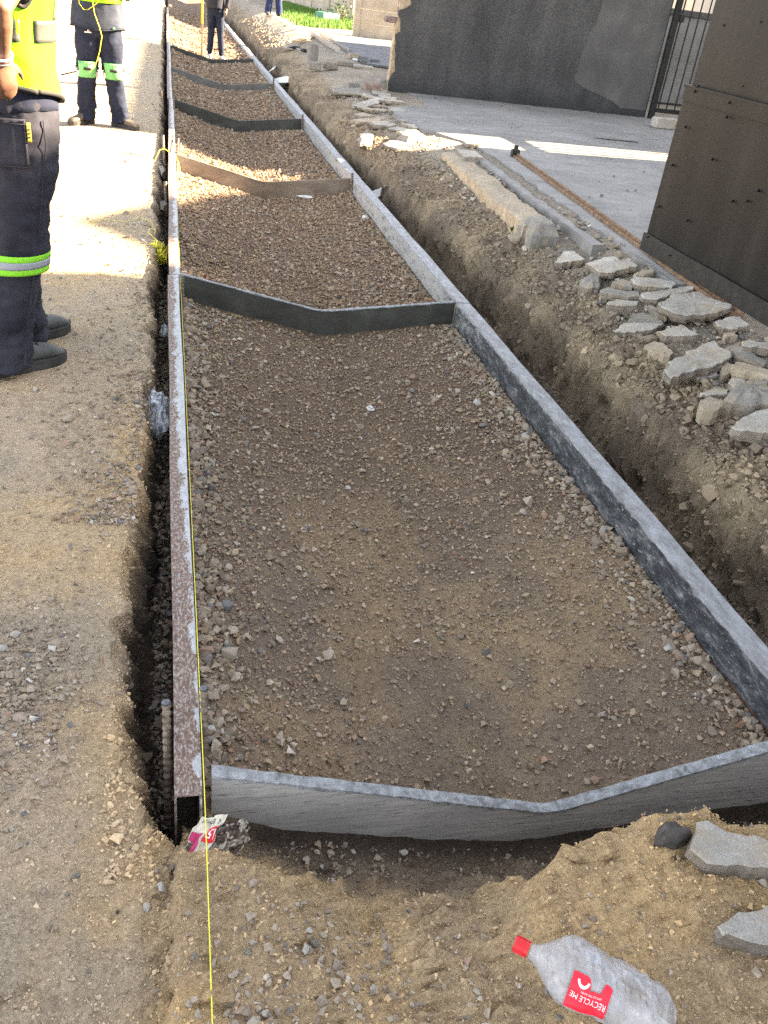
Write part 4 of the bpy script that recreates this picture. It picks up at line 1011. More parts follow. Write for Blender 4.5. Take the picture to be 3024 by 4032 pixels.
STONES = [(-0.436,3.124,0.029), (-0.173,1.761,0.015), (-0.261,1.205,0.011), (-0.248,1.122,0.012), (-0.063,1.130,0.014), (-0.084,1.080,0.015), (-0.112,1.041,0.013), (-0.068,1.035,0.014), (-0.285,1.019,0.009), (-0.259,1.083,0.007), (-0.381,1.246,0.011), (-0.171,1.195,0.007), (-0.165,1.041,0.006), (-0.040,0.815,0.010), (-0.196,0.894,0.005), (-0.209,0.922,0.006), (-0.235,0.916,0.006), (-0.457,1.862,0.018), (-0.480,1.808,0.016), (-0.339,1.795,0.012), (-0.323,3.162,0.018), (-0.187,3.311,0.028), (-0.205,2.262,0.012), (-0.199,2.358,0.012), (-0.300,2.428,0.012), (-0.274,2.446,0.012), (-0.358,1.922,0.007), (-0.550,2.965,0.014), (-0.444,2.607,0.010), (-0.255,2.332,0.009), (0.234,1.223,0.012), (0.296,1.249,0.012), (0.411,1.244,0.014), (0.481,1.260,0.015), (0.312,1.012,0.014), (0.281,0.957,0.008), (0.155,0.954,0.008), (0.170,0.881,0.012), (0.190,0.895,0.011), (0.069,0.891,0.010), (-0.026,0.887,0.010), (0.033,0.807,0.011), (0.062,0.815,0.009), (0.458,0.812,0.009), (0.323,0.852,0.009), (-0.023,0.794,0.011), (-0.039,0.814,0.011), (0.024,0.791,0.012), (0.088,0.776,0.011), (0.300,0.745,0.009), (0.437,0.727,0.009), (0.421,1.096,0.011), (0.208,0.911,0.011), (0.183,0.917,0.008), (0.333,1.270,0.011), (0.264,1.249,0.011), (0.354,1.260,0.010)]
SPECIAL = {0: ('concrete_tan', 'brown brick shaped lump alone on the sandy road left of the clear plastic'), 12: ('dark_earth', 'small round grey pebble on the bare sand near the yellow line'),
           18: ('concrete', 'large white stone at the left edge of the picture beside the gravel heap'), 34: ('concrete', 'angular pale stone in the middle of the pit slope')}
def lump_stone(x, y, r, seed, mat, name='stone'):
    rr = np.random.default_rng(seed); hv, hf = hull_variant(rr, 30, .72)
    hv = hv * r; z = float(height(x, y))
    o = mesh_obj(name, hv, hf, mat); o.location = (x, y, z + r * .30); o.rotation_euler = (rr.uniform(-.3, .3), rr.uniform(-.3, .3), rr.uniform(0, 6.28))
    return o
for k, (x, y, r) in enumerate(STONES):
    rr = random.Random(k); m = SPECIAL.get(k, (rr.choice(['concrete_tan', 'concrete_side', 'concrete_tan', 'concrete_side', 'concrete']), None))
    o = lump_stone(x, y, r * .95, 500 + k, m[0])
    if m[1]: tag(o, m[1], 'stone')
    elif x < -.12: tag(o, 'loose tan stone on the sandy road left of the rail', 'stone', 'larger stones on the road edge')
    elif y > 1.19: tag(o, 'stone lying at the foot of the nearest plywood board', 'stone', 'stones at the foot of the plywood board')
    else: tag(o, 'loose stone in the gravelly earth before the nearest board', 'stone', 'larger stones in the front earth')
edge = [(.06, 3.05, .035), (.045, 2.78, .032), (.075, 2.92, .026), (.035, 2.60, .03), (.10, 2.70, .022), (.05, 2.30, .022), (.035, 1.60, .020), (.07, 1.52, .018), (.04, 1.44, .02)]
for k, (x, y, r) in enumerate(edge):
    tag(lump_stone(x, y, r, 700 + k, 'concrete_side'), 'grey brown stone banked against the inside of the left rail', 'stone', 'stones banked against the left rail')
edge = [(1.59, 2.55, .030, 1), (1.56, 2.62, .02, 0), (1.60, 2.20, .022, 0), (1.575, 2.12, .018, 0), (1.60, 2.02, .022, 0), (1.56, 1.97, .016, 0), (1.60, 1.86, .026, 0), (1.59, 1.80, .03, 0), (1.53, 1.92, .016, 0), (1.55, 1.62, .02, 0), (1.60, 1.53, .022, 0), (1.58, 1.45, .024, 0), (1.585, 2.72, .022, 0), (1.60, 2.42, .018, 0), (1.58, 3.1, .020, 0)]
for k, (x, y, r, g) in enumerate(edge):
    o = lump_stone(x, y, r, 800 + k, 'concrete' if g else 'concrete_tan')
    if g: tag(o, 'pale grey angular stone against the middle of the nearest right rail', 'stone')
    else: tag(o, 'tan pebble rolled against the inside of the right rail', 'stone', 'pebbles along the right rail')

from_cap = lambda q: math.hypot(q.location.x - .545, q.location.y - .80)
by = lambda g: [q for q in bpy.data.objects if q.get('group') == g]
ordinal_labels(by('larger stones on the road edge'), lambda q: math.hypot(q.location.x + .1, q.location.y - 3.33), 'loose stone on the sandy road, # nearest to the clear plastic in the trench')
ordinal_labels(by('stones at the foot of the plywood board'), lambda q: q.location.x, 'stone at the foot of the plywood board, # from its left end')
ordinal_labels(by('larger stones in the front earth'), from_cap, 'loose stone in the gravelly front earth, # nearest to the red bottle cap')
ordinal_labels(by('stones banked against the left rail'), lambda q: q.location.y, 'grey brown stone banked against the left rail, # from its near end')
ordinal_labels(by('pebbles along the right rail'), lambda q: q.location.y, 'tan pebble rolled against the right rail, # from its near end')
ordinal_labels(by('small flags before the wall end'), lambda q: -q.location.y, 'small broken flag in the jumble on the bank, # counted from the wall end')

# ---------------------------------------------------------------- old foundation strip
def foundation():
    root = empty('old_foundation', (2.40, 5.75, .0), label='old tan foundation wall stub with crumbling grey top along the bank', cat='foundation')
    A, B = Vector((2.36, 5.80, 0)), Vector((2.50, 8.50, 0)); n = 46; rr = random.Random(9)
    V, F = [], []; off = Vector(root.location)
    for i in range(n + 1):
        c = A.lerp(B, i / n); w = .255 + .012 * math.sin(i * .8) + rr.uniform(-.012, .012); e = rr.uniform(-.006, .006)
        zt = .190 + rr.uniform(-.006, .006) + .008 * math.sin(i * .31)
        for (dx, z) in ((-.015 + e, -.10), (e, .02), (e * 1.5 + .004, zt - .016), (.018 + e, zt - rr.uniform(0, .006)), (w * .5, zt + rr.uniform(-.004, .008)), (w - .02, zt - .004), (w, zt - .04), (w, -.02)):
            V.append(Vector((c.x + dx, c.y, z)) - off)
    for i in range(n):
        for k in range(7): F.append((i * 8 + k, (i + 1) * 8 + k, (i + 1) * 8 + k + 1, i * 8 + k + 1)[::-1])
    F += [tuple(range(8)), tuple(range(n * 8, n * 8 + 8))[::-1]]
    M = [0 if (k % 7) < 2 else 1 for k in range(n * 7)] + [1, 1]
    mesh_obj('footing', V, F, ['mortar', 'concrete_tan'], root, False, M)
    return root
f0 = foundation()
o = slab([(2.36, 5.62, .195), (2.56, 5.62, .20), (2.60, 5.82, .20), (2.55, 5.98, .205), (2.38, 5.96, .195)], .20, 'concrete_dark', 'concrete_dark', 93, .012, 'foundation_block', True)
tag(o, 'rounded grey block at the near end of the old foundation', 'block')
o = slab([(2.62, 8.15, .225), (2.82, 8.2, .23), (2.84, 8.5, .23), (2.66, 8.55, .225)], .12, 'concrete', 'concrete_dark', 94, .01, 'foundation_block')
tag(o, 'square grey block beside the far end of the old foundation', 'block')
# small weed
wd = MB(); rr = random.Random(2)
for k in range(9):
    a = rr.uniform(0, 6.28); L = rr.uniform(.03, .055); d = Vector((math.cos(a), math.sin(a), 0)); p = Vector((0, 0, 0)); q = d * L * .6 + Vector((0, 0, L)); s = Vector((-d.y, d.x, 0)) * .010; mid = q * .55
    wd.add([p, mid + s, q, mid - s], [(0, 1, 2, 3)])
o = wd.build('weed', 'leaf'); o.location = (2.37, 6.02, .075); tag(o, 'tiny green weed sprouting beside the old foundation', 'weed')

# ---------------------------------------------------------------- dark plastered wall with its broken end
wall = empty('plastered_wall', (5.1, 13.45, .2), label='dark grey rough plastered wall with a broken brick end behind the driveway', cat='wall')
def rel(o_, p): return Vector(p) - Vector(o_.location)
def wall_sheet(name, outline, y0, y1, mat, parent):
    n = len(outline); V = [rel(parent, (x, y0, z)) for x, z in outline] + [rel(parent, (x, y1, z)) for x, z in outline]
    F = [tuple(range(n)), tuple(range(2 * n - 1, n - 1, -1))] + [(i, i + n, (i + 1) % n + n, (i + 1) % n) for i in range(n)]
    return mesh_obj(name, V, F, mat, parent)
rr = random.Random(12)
jag = [(3.03, .17), (3.035, .34), (3.05, .52), (3.045, .70), (3.06, .86), (3.05, 1.02), (3.075, 1.10), (3.08, 1.20), (3.09, 1.34), (3.10, 1.55), (3.09, 1.8), (3.1, 2.1)]
wall_sheet('core', [(x - .005, z) for x, z in jag] + [(7.15, 2.1), (7.15, .17)], 13.405, 13.53, 'mortar', wall)
pj = []
for i in range(40):
    z = .17 + (2.1 - .17) * i / 39
    pj.append((3.085 + .05 * vnoise(z * 6, 0, 0, 3) + .02 * vnoise(z * 19, 0, 0, 4) + (.05 if .95 < z < 1.15 else 0) + (.14 if z > 1.18 else 0) * sstep(1.18, 1.3, z), z))
wall_sheet('plaster', [(float(a), b) for a, b in pj] + [(7.152, 2.102), (7.152, .17)], 13.375, 13.404, 'plaster', wall)
pt = [(7.13, 2.09), (7.13, .30)]
for i in range(26):
    z = .30 + (2.09 - .30) * i / 25
    pt.append((float(5.82 + .22 * sstep(.3, 1.6, z) + .06 * vnoise(z * 5, 1, 0, 8) + .03 * vnoise(z * 14, 2, 0, 8) + .9 * sstep(.62, .30, z)), z))
wall_sheet('plaster_patch', pt, 13.369, 13.374, 'plaster_patch', wall)
for (x0, z0, w) in ((2.90, 1.05, .11), (2.98, 1.05, .13), (3.07, 1.175, .14), (3.08, 1.265, .16), (3.06, 1.36, .13), (3.09, 1.45, .15), (3.05, .62, .03), (3.04, .30, .03)):
    MB().box(rel(wall, (x0, 13.41, z0)), rel(wall, (x0 + w, 13.52, z0 + .078)), bev=.008, jit=.004).build('brick', 'brick', wall)
# blocks left from the wall, lying before its end
def block(p, s, rz, label, mat='concrete_dark', tilt=(0, 0)):
    o = MB().box((-s[0] / 2, -s[1] / 2, 0), (s[0] / 2, s[1] / 2, s[2]), bev=.014, jit=.006).build('block', mat); o.location = p; o.rotation_euler = (tilt[0], tilt[1], rz)
    tag(o, label, 'block', 'blocks left at the wall end'); return o
block((3.02, 13.55, .17), (.24, .20, .16), .1, 'grey block directly at the foot of the broken wall end')
block((2.74, 13.1, .15), (.22, .18, .15), -.1, 'reddish grey block second from the wall end', 'brick')
block((2.52, 13.5, .14), (.20, .17, .11), .4, 'rounded low block third from the wall end', 'concrete_dark')
block((2.62, 16.1, .17), (.22, .22, .11), .2, 'brownish block in the row farther behind the wall end')
block((2.35, 16.0, .14), (.20, .16, .12), -.2, 'crumbling block with a dark hollow beside it')
block((2.95, 16.6, .2), (.30, .2, .09), .1, 'low flat block behind the wall end')
block((3.25, 16.4, .2), (.34, .2, .06), -.1, 'thin kerb piece behind the wall end', 'concrete')
# concrete block at the foot of the barred gate
o = block((6.85, 12.2, .203), (.36, .16, .14), .12, 'grey concrete block on the driveway at the foot of the barred gate', 'concrete')

# ---------------------------------------------------------------- barred pedestrian gate and what stands behind it
gt = empty('barred_gate', (7.5, 13.32, .2), label='black steel gate of upright bars between the dark wall and the sheet metal gate', cat='gate')
def gbox(name, a, b, mat='black_steel', parent=None, bev=.004): return MB().box(rel(gt, a), rel(gt, b), bev=bev).build(name, mat, parent or gt)
gbox('post', (7.17, 13.26, .20), (7.25, 13.34, 2.2)); gbox('post', (8.35, 13.26, .20), (8.43, 13.34, 2.2))
gbox('bottom_rail', (7.26, 13.28, .30), (8.34, 13.32, .36)); gbox('bottom_rail', (7.26, 13.285, .42), (8.34, 13.315, .45)); gbox('top_rail', (7.26, 13.28, 2.02), (8.34, 13.32, 2.08))
for k in range(8):
    x = 7.30 + .14 * k
    MB().tube([rel(gt, (x, 13.30, .36)), rel(gt, (x, 13.30, 2.03))], .012, 8).build('bar', 'black_steel', gt)
gbox('lock_box', (7.262, 13.25, 1.52), (7.33, 13.33, 1.62))
rw = empty('rear_wall', (8.2, 16.2, .2), label='grey block wall with a coping seen through the gate bars', cat='wall')
MB().box(rel(rw, (6.4, 16.2, .15)), rel(rw, (11.4, 16.35, 1.62))).build('masonry', 'wall_grey', rw)
MB().box(rel(rw, (6.38, 16.16, 1.62)), rel(rw, (11.42, 16.39, 1.72)), bev=.01).build('coping', 'plaster_patch', rw)

# ---------------------------------------------------------------- sliding gate of riveted sheet metal
sg = empty('sheet_metal_gate', (2.94, 3.0, .22), label='dark brown black sheet metal sliding gate with riveted panels at the right edge', cat='gate')
def sbox(name, a, b, mat, parent=None, bev=.0): return MB().box(rel(sg, a), rel(sg, b), bev=bev).build(name, mat, parent or sg)
def sheet(name, x, y0, y1, z0, z1, seed):                     # slightly buckled sheet
    n, m = 34, 16; V, F = [], []
    for i in range(n + 1):
        for j in range(m + 1):
            y = y0 + (y1 - y0) * i / n; z = z0 + (z1 - z0) * j / m
            V.append(rel(sg, (x + .007 * float(fbm(y * .9, z * 1.3, 0, seed, 3)), y, z)))
    o_ = len(V); V += [v + Vector((.004, 0, 0)) for v in V]
    for i in range(n):
        for j in range(m):
            a = i * (m + 1) + j
            F.append((a, a + 1, a + m + 2, a + m + 1)); F.append((a + o_, a + m + 1 + o_, a + m + 2 + o_, a + 1 + o_))
    return mesh_obj(name, V, F, 'sheet', sg, True)
up = sheet('upper_sheet', 2.950, -1.2, 5.10, 1.17, 2.15, 3)
lo = sheet('lower_sheet', 2.925, -1.2, 5.115, .33, 1.195, 7)
sbox('flange', (2.908, -1.2, 1.190), (2.945, 5.118, 1.205), 'sheet')
sbox('flange', (2.912, -1.2, 1.120), (2.917, 5.112, 1.19), 'sheet')
sbox('kick_strip', (2.905, 4.42, .235), (2.912, 5.125, .345), 'black_steel', None, .002)
sbox('kick_strip', (2.899, 2.6, .245), (2.904, 4.46, .350), 'black_steel', None, .002)
sbox('kick_strip', (2.905, -1.2, .240), (2.912, 2.62, .345), 'black_steel', None, .002)
sbox('end_tube', (2.955, 5.06, .26), (2.995, 5.11, 2.14), 'black_steel', None, .004)
for zz in (.34, 1.2, 2.1): sbox('frame_rail', (2.96, -1.2, zz), (3.0, 5.05, zz + .04), 'black_steel', None, .004)
for yy in (.5, 2.8): sbox('frame_post', (2.962, yy, .26), (2.998, yy + .04, 2.1), 'black_steel', None, .004)
RV = [(4.969, 1.207), (4.612, 1.17), (4.589, 1.258), (4.597, 1.099), (4.987, 0.989), (4.613, 0.879), (4.311, 0.721), (4.185, 0.75), (4.121, 0.817), (5.012, 0.772), (5.037, 0.523), (4.6, 1.558), (4.385, 1.36), (4.686, 0.525), (5.055, 0.332), (4.746, 0.302), (4.988, 1.18), (4.944, 1.522)]
for (y, z) in RV:
    x = 2.945 if z > 1.21 else (2.905 if z > .36 else 2.898)
    o = MB().tube([rel(sg, (x + .012, y, z)), rel(sg, (x + .004, y, z)), rel(sg, (x - .003, y, z)), rel(sg, (x - .005, y, z))], [.0075, .0075, .006, .002], 8).build('rivet', 'rivet', sg, True)
for yy in (3.2, 4.7):
    MB().tube([rel(sg, (2.93, yy, .268)), rel(sg, (2.99, yy, .268))], .030, 16).build('wheel', 'rust_rail', sg, True)

# ---------------------------------------------------------------- far right: paving, fence, lawn, tools
pav = flat_slab('paving_bed', [(3.36, 16.9), (5.3, 16.7, 0), (5.4, 22.4, 0), (3.46, 22.2)], .262, .06, 'dark_earth', .4, .02, 6)
def gz(x, y): return float(ground_right(y))
pv = pav.data
for i, v in enumerate(pv.vertices): v.co.z = gz(v.co.x, v.co.y) + (.006 if i < len(pv.vertices) // 2 else -.06)
tag(pav, 'grey interlocking brick paving of the plot beyond the wall', 'paving', kind='structure')
pm = None; rr = random.Random(30); cnt = 0
for r_ in range(44):
    for c_ in range(6):
        y = 17.0 + r_ * .118; x = 3.50 + c_ * .232 + (.116 if r_ % 2 else 0) + (.05 if r_ < 4 else 0)
        if r_ < 6 and c_ == 0 and rr.random() < .5: continue
        if pm is None:
            o = MB().box((-.111, -.055, -.04), (.111, .055, .036), bev=.006).build('paver', 'paver', pav); pm = o.data
        else:
            o = bpy.data.objects.new('paver', pm); link(o, pav)
        o.location = (x, y, gz(x, y) + rr.uniform(-.004, .006)); o.rotation_euler = (rr.uniform(-.02, .02) + .018, rr.uniform(-.02, .02), rr.uniform(-.03, .03))
for (x, y, rz, lb) in ((3.34, 17.9, .4, 'tan loose paver on its side at the paving corner'), (3.47, 17.55, -.3, 'loose grey paver at the near corner of the paving'), (3.62, 17.3, .2, 'second loose grey paver lying by the paving corner')):
    o = MB().box((-.1, -.05, 0), (.1, .05, .085), bev=.006).build('loose_paver', 'concrete_tan' if 'tan' in lb else 'paver'); o.location = (x, y, gz(x, y)); o.rotation_euler = (0, 0, rz); tag(o, lb, 'paver', 'loose pavers')
tag(slab([(3.3, 17.75, .25), (3.42, 17.5, .25), (3.55, 17.7, .25), (3.4, 18.0, .25)], .03, 'white_sheet', 'white_sheet', 99, .01, 'paper_sheet'), 'white crumpled sheet at the corner of the paving', 'paper')

def fence(name, P, Q, bays, label, hgt=1.8):
    P, Q = Vector(P), Vector(Q); root = empty(name, ((P.x + Q.x) / 2, (P.y + Q.y) / 2, gz(0, (P.y + Q.y) / 2)), label=label, cat='fence')
    d = (Q - P); ang = math.atan2(d.y, d.x); L = d.length / bays; rr = random.Random(int(P.x * 10))
    M = Matrix.Translation(P - Vector(root.location)) @ Matrix.Rotation(ang, 4, 'Z')
    for k in range(bays + 1):
        o = MB().box((k * L - .07, -.07, -.1), (k * L + .07, .07, hgt + .08), bev=.012).build('post', 'precast', root)
        o.matrix_local = M
    for k in range(bays):
        for j in range(6):
            o = MB().box((k * L + .071, -.025 + rr.uniform(-.004, .004), j * .30 - .02), ((k + 1) * L - .071, .025, j * .30 + .276), bev=.006).build('panel', 'precast', root)
            o.matrix_local = M
    return root
fence('precast_fence', (4.33, 23.1, .36), (7.93, 23.25, .36), 2, 'precast concrete panel fence, nearer run meeting the wall')
fence('precast_fence', (5.62, 31.1, .39), (4.0, 45.5, .39), 6, 'precast concrete panel fence, farther run behind the lawn')
# lawn
rng = np.random.default_rng(77); n = 26000
x = rng.uniform(3.0, 5.7, n); y = rng.uniform(23.6, 40, n)
inside = (y > 24.1 + .45 * (x - 3.0) + .25 * vnoise(x * 3, 1, 0, 4)) & (x > 3.1 + .10 * np.maximum(0, y - 27) + .2 * vnoise(y * 2, 2, 0, 6)) & (x < 5.75 - .11 * (y - 31))
x, y = x[inside], y[inside]; n = len(x)
h = rng.uniform(.05, .13, n); a = rng.uniform(0, 6.28, n); w = rng.uniform(.006, .014, n); lx, ly = rng.normal(0, .03, n), rng.normal(0, .03, n); z = height(x, y) - .01
V = np.stack([np.stack([x - np.cos(a) * w, y - np.sin(a) * w, z], 1), np.stack([x + np.cos(a) * w, y + np.sin(a) * w, z], 1), np.stack([x + lx, y + ly, z + h], 1)], 1).reshape(-1, 3)
o = big_mesh('lawn_grass', V, np.arange(3 * n).reshape(-1, 3), 'blade_light'); tag(o, 'bright green sunlit lawn grass before the far fence', 'grass', kind='stuff')
# shrub and plastic crate heap by the fence
sh = empty('garden_shrub', (5.1, 29.6, .39), label='low dark green bush against the far fence', cat='bush')
lv = MB(); rr = random.Random(8)
for k in range(420):
    c = Vector((rr.gauss(0, .28), rr.gauss(0, .4), abs(rr.gauss(.22, .16)))); d = Vector((rr.gauss(0, 1), rr.gauss(0, 1), rr.gauss(0, .6))).normalized(); s = d.cross(Vector((0, 0, 1))).normalized() * .03; L = rr.uniform(.06, .11)
    lv.add([c, c + d * L * .5 + s, c + d * L, c + d * L * .5 - s], [(0, 1, 2, 3)])
lv.build('foliage', 'leaf', sh)
st = MB()
for k in range(7):
    a = rr.uniform(0, 6.28); st.tube([(0, 0, 0), (math.cos(a) * .12, math.sin(a) * .16, .2), (math.cos(a) * .24, math.sin(a) * .3, .36)], [.014, .009, .004], 6)
st.build('stem', 'wood', sh)
cr = empty('plastic_crate', (4.55, 28.9, .39), rz=.5, label='faded green plastic crate on the lawn by the bush', cat='crate')
for (a, b) in (((-.3, -.2, 0), (.3, -.185, .2)), ((-.3, .185, 0), (.3, .2, .2)), ((-.3, -.184, 0), (-.285, .184, .2)), ((.285, -.184, 0), (.3, .184, .2))): MB().box(a, b, bev=.004).build('side', 'green_net', cr)
MB().box((-.284, -.184, .01), (.284, .184, .022)).build('floor', 'green_net', cr)
o = MB().tube([(3.2, 31.5, .43), (3.9, 29.5, .45), (4.3, 28.2, .43)], .012, 6).build('garden_hose', 'dark_plastic'); tag(o, 'dark pole lying across the lawn', 'pole')

# steel channel lying on the ground
ch = MB(); prof = [(-.10, 0), (.10, 0), (.10, .10), (.088, .10), (.088, .012), (-.088, .012), (-.088, .10), (-.10, .10)]
nn = len(prof); V = [(px, 0, pz) for px, pz in prof] + [(px, 3.1, pz) for px, pz in prof]
F = [(i, (i + 1) % nn, (i + 1) % nn + nn, i + nn) for i in range(nn)] + [(0, 7, 6, 5)[::1], (0, 5, 4, 1), (1, 4, 3, 2), (8, 13, 14, 15), (8, 9, 12, 13), (9, 10, 11, 12)]
o = mesh_obj('steel_channel', V, F, 'steel'); o.location = (3.30, 18.62, .245); o.rotation_euler = (math.radians(1.4), 0, math.radians(2.5)); tag(o, 'spare steel form channel lying open side up beside the paving', 'steel channel')
# hammer
hm = empty('hammer', (2.50, 18.9, .185), rz=1.9, label='black hammer lying on the bare ground near the lip of the far trench', cat='hammer')
MB().tube([(0, 0, .03), (.28, 0, .03)], [.016, .014], 10).build('handle', 'steel', hm, True)
MB().tube([(-.02, 0, .035), (.0, 0, .035), (-.16, 0, .035)], [.03, .03, .034], 10).build('grip', 'dark_plastic', hm, True)
hd = MB().tube([(.28, -.09, .04), (.28, .05, .04)], [.032, .030], 12).build('head', 'black_steel', hm, True)
MB().add([(.25, .05, .06), (.31, .05, .06), (.31, .05, .02), (.25, .05, .02), (.27, .20, .045), (.29, .20, .045)], [(0, 1, 5, 4), (2, 3, 4, 5), (0, 4, 3), (1, 2, 5), (0, 3, 2, 1)]).build('claw', 'black_steel', hm)
o = MB().box((-.13, -.10, 0), (.13, .10, .05), bev=.006).build('concrete_tile', 'concrete'); o.location = (2.36, 19.5, .165); o.rotation_euler = (0, .05, .3); tag(o, 'flat pale tile lying beside the hammer', 'tile')
st_ = MB().tube([(0, 0, -.1), (0, 0, .22), (0, .005, .30), (.002, .005, .315)], [.095, .09, .085, .06], 14).build('post_stub', 'concrete_dark', None, False); st_.location = (2.49, 17.25, .14); tag(st_, 'short round concrete post stub standing near the far trench', 'post stub')
tw = MB().box((-.06, -1.7, 0), (.06, 1.7, .03), bev=.004).build('timber_plank', 'wood'); tw.location = (2.98, 21.2, .31); tw.rotation_euler = (.012, 0, -.32); tag(tw, 'long plank lying under the end of the steel channel', 'plank')

# ---------------------------------------------------------------- litter
# sheets in the far trench
tag(slab([(1.745, 16.9, -.15), (1.765, 16.1, -.12), (2.02, 15.2, .03), (1.92, 16.3, -.02)], .012, 'white_sheet', 'concrete_dark', 129, .004, 'board_offcut'), 'white triangular offcut leaning across the far right trench', 'offcut')
for k, (p, rot, s, lb) in enumerate([((1.82, 17.6, -.06), (.1, -.45, -.3), (.07, .5), 'narrow white strip leaning in the far right trench'), ((1.84, 14.2, -.25), (.1, -.2, .4), (.15, .35), 'small pale offcut on the floor of the far right trench')]):
    o = slab([(-s[0] * .5, -s[1] * .5, 0), (s[0] * .5, -s[1] * .2, 0), (s[0] * .7, s[1] * .5, 0), (-s[0] * .3, s[1] * .3, 0)], .012, 'white_sheet', 'concrete_dark', 130 + k, .004, 'board_offcut')
    o.location = p; o.rotation_euler = rot; tag(o, lb, 'offcut')
o = slab([(0, 0, 0), (.10, .05, 0), (.17, .16, 0), (.05, .14, 0)], .006, 'white_sheet', 'white_sheet', 140, .003, 'plastic_flake'); o.location = (1.86, 8.3, -.20); o.rotation_euler = (.3, -.3, .2); tag(o, 'pale flake lying in the right trench beside the second rail', 'litter')
def crumple(name, c, s, mat, label, seed, n=2, cat='litter', amp=.35):
    bm = bmesh.new(); bmesh.ops.create_icosphere(bm, subdivisions=n, radius=1.0)
    for v in bm.verts:
        q = v.co.copy(); f = 1 + amp * float(vnoise(q.x * 2.1 + seed, q.y * 2.1, q.z * 2.1, seed)) + amp * .6 * float(vnoise(q.x * 5 + seed, q.y * 5, q.z * 5, seed + 1))
        v.co = Vector((q.x * s[0] * f, q.y * s[1] * f, q.z * s[2] * f))
    me = bpy.data.meshes.new(name); bm.to_mesh(me); bm.free(); me.materials.append(MAT[mat])
    o = link(bpy.data.objects.new(name, me)); o.location = c; tag(o, label, cat); return o
crumple('clear_plastic_bottle', (-.105, 3.33, -.115), (.043, .165, .075), 'film', 'crumpled clear plastic bottle wedged in the trench against the left rail', 11, 4, 'plastic', .22)
crumple('litter_scrap', (1.18, 8.31, -.272), (.075, .035, .012), 'white_sheet', 'white plastic scrap on the gravel before the brown board', 12, 2, 'scrap')
crumple('litter_scrap', (.918, 3.83, -.318), (.020, .022, .014), 'white_sheet', 'small white scrap among the gravel in the middle of the nearest bay', 13, 2, 'scrap')
crumple('litter_scrap', (1.588, 7.44, -.222), (.03, .045, .015), 'white_sheet', 'white scrap by the foot of the second right rail', 14, 2, 'scrap')
crumple('litter_scrap', (-.112, 8.10, -.11), (.03, .16, .055), 'steel', 'grey foil wedged in the trench beside the peg cluster', 15, 2, 'scrap')
crumple('litter_scrap', (-.095, 6.9, -.12), (.028, .08, .05), 'concrete_dark', 'grey crumpled lump in the trench before the peg cluster', 16, 2, 'scrap')
crumple('litter_scrap', (-.033, .893, -.030), (.009, .014, .008), 'steel', 'small silver foil scrap beside the yellow line', 17, 2, 'scrap')
crumple('litter_scrap', (-.085, 4.35, -.14), (.022, .05, .03), 'film', 'bit of clear plastic in the trench before the dark second board', 18, 2, 'scrap')

# ---------------------------------------------------------------- the two litre bottle
def text_mesh(body, size, align='CENTER'):
    cu = bpy.data.curves.new('t', 'FONT'); cu.body = body; cu.size = size; cu.align_x = align; cu.align_y = 'CENTER'; cu.resolution_u = 3
    ob = bpy.data.objects.new('t', cu); COL.objects.link(ob)
    dg = bpy.context.evaluated_depsgraph_get(); me = bpy.data.meshes.new_from_object(ob.evaluated_get(dg))
    bm = bmesh.new(); bm.from_mesh(me); bmesh.ops.triangulate(bm, faces=bm.faces[:]); bm.verts.index_update()
    V = [v.co.copy() for v in bm.verts]; F = [[v.index for v in f.verts] for f in bm.faces]; bm.free()
    bpy.data.objects.remove(ob, do_unlink=True); bpy.data.curves.remove(cu); bpy.data.meshes.remove(me)
    return V, F
bt = empty('plastic_bottle', (.538, .814, .050), label='empty dented clear two litre bottle with a red cap and torn red label', cat='bottle')
PR = [(0.030, .0125), (.034, .0138), (.037, .0165), (.040, .0150), (.050, .023), (.066, .034), (.085, .0435), (.110, .0495), (.145, .0515), (.175, .0475), (.19, .0485), (.22, .050), (.25, .0485), (.27, .050), (.29, .0495), (.31, .046), (.325, .037), (.331, .020)]
def bottle_r(s, th):
    r = float(np.interp(s, [p[0] for p in PR], [p[1] for p in PR]))
    k = float(sstep(.06, .10, s))
    dent = .0075 * float(fbm(math.cos(th) * 1.6, math.sin(th) * 1.6, s * 13, 5, 3)) * k
    dent -= .010 * float(sstep(.16, .19, s)) * float(sstep(.9, .2, abs(th - 1.0)))
    dent += float(sstep(.24, .30, s)) * .011 * float(vnoise(math.cos(th) * 3, math.sin(th) * 3, s * 55, 9))
    return max(r + dent, .004)
def bottle_p(s, th, off=0.0):
    r = bottle_r(s, th) + off; bend = -.012 * float(sstep(.2, .33, s))
    k = 1 + .24 * float(sstep(.045, .10, s)); return Vector((.012 + s * .86 if s > .045 else s * 1.1266, r * k * math.cos(th) + bend, r * math.sin(th) * (1.02 - .10 * float(sstep(.2, .3, s)))))
ns, nt_ = 34, 26; V, F = [], []; rj = random.Random(6)
for i in range(ns + 1):
    s = .030 + (.331 - .030) * i / ns
    for k in range(nt_): V.append(bottle_p(s, 2 * math.pi * (k + rj.uniform(-.25, .25)) / nt_, rj.uniform(-.0018, .0012) * float(sstep(.05, .09, s))))
for i in range(ns):
    for k in range(nt_): F.append((i * nt_ + k, i * nt_ + (k + 1) % nt_, (i + 1) * nt_ + (k + 1) % nt_, (i + 1) * nt_ + k))
F.append(tuple(range(ns * nt_, (ns + 1) * nt_)))
mesh_obj('shell', V, F, 'clear', bt, False)
cp = MB().tube([(.004, 0, 0), (.006, 0, 0), (.024, 0, 0), (.0255, 0, 0), (.031, 0, 0)], [.0130, .0146, .0146, .0150, .0150], 30).build('cap', 'red_cap', bt, False)
rg = MB()
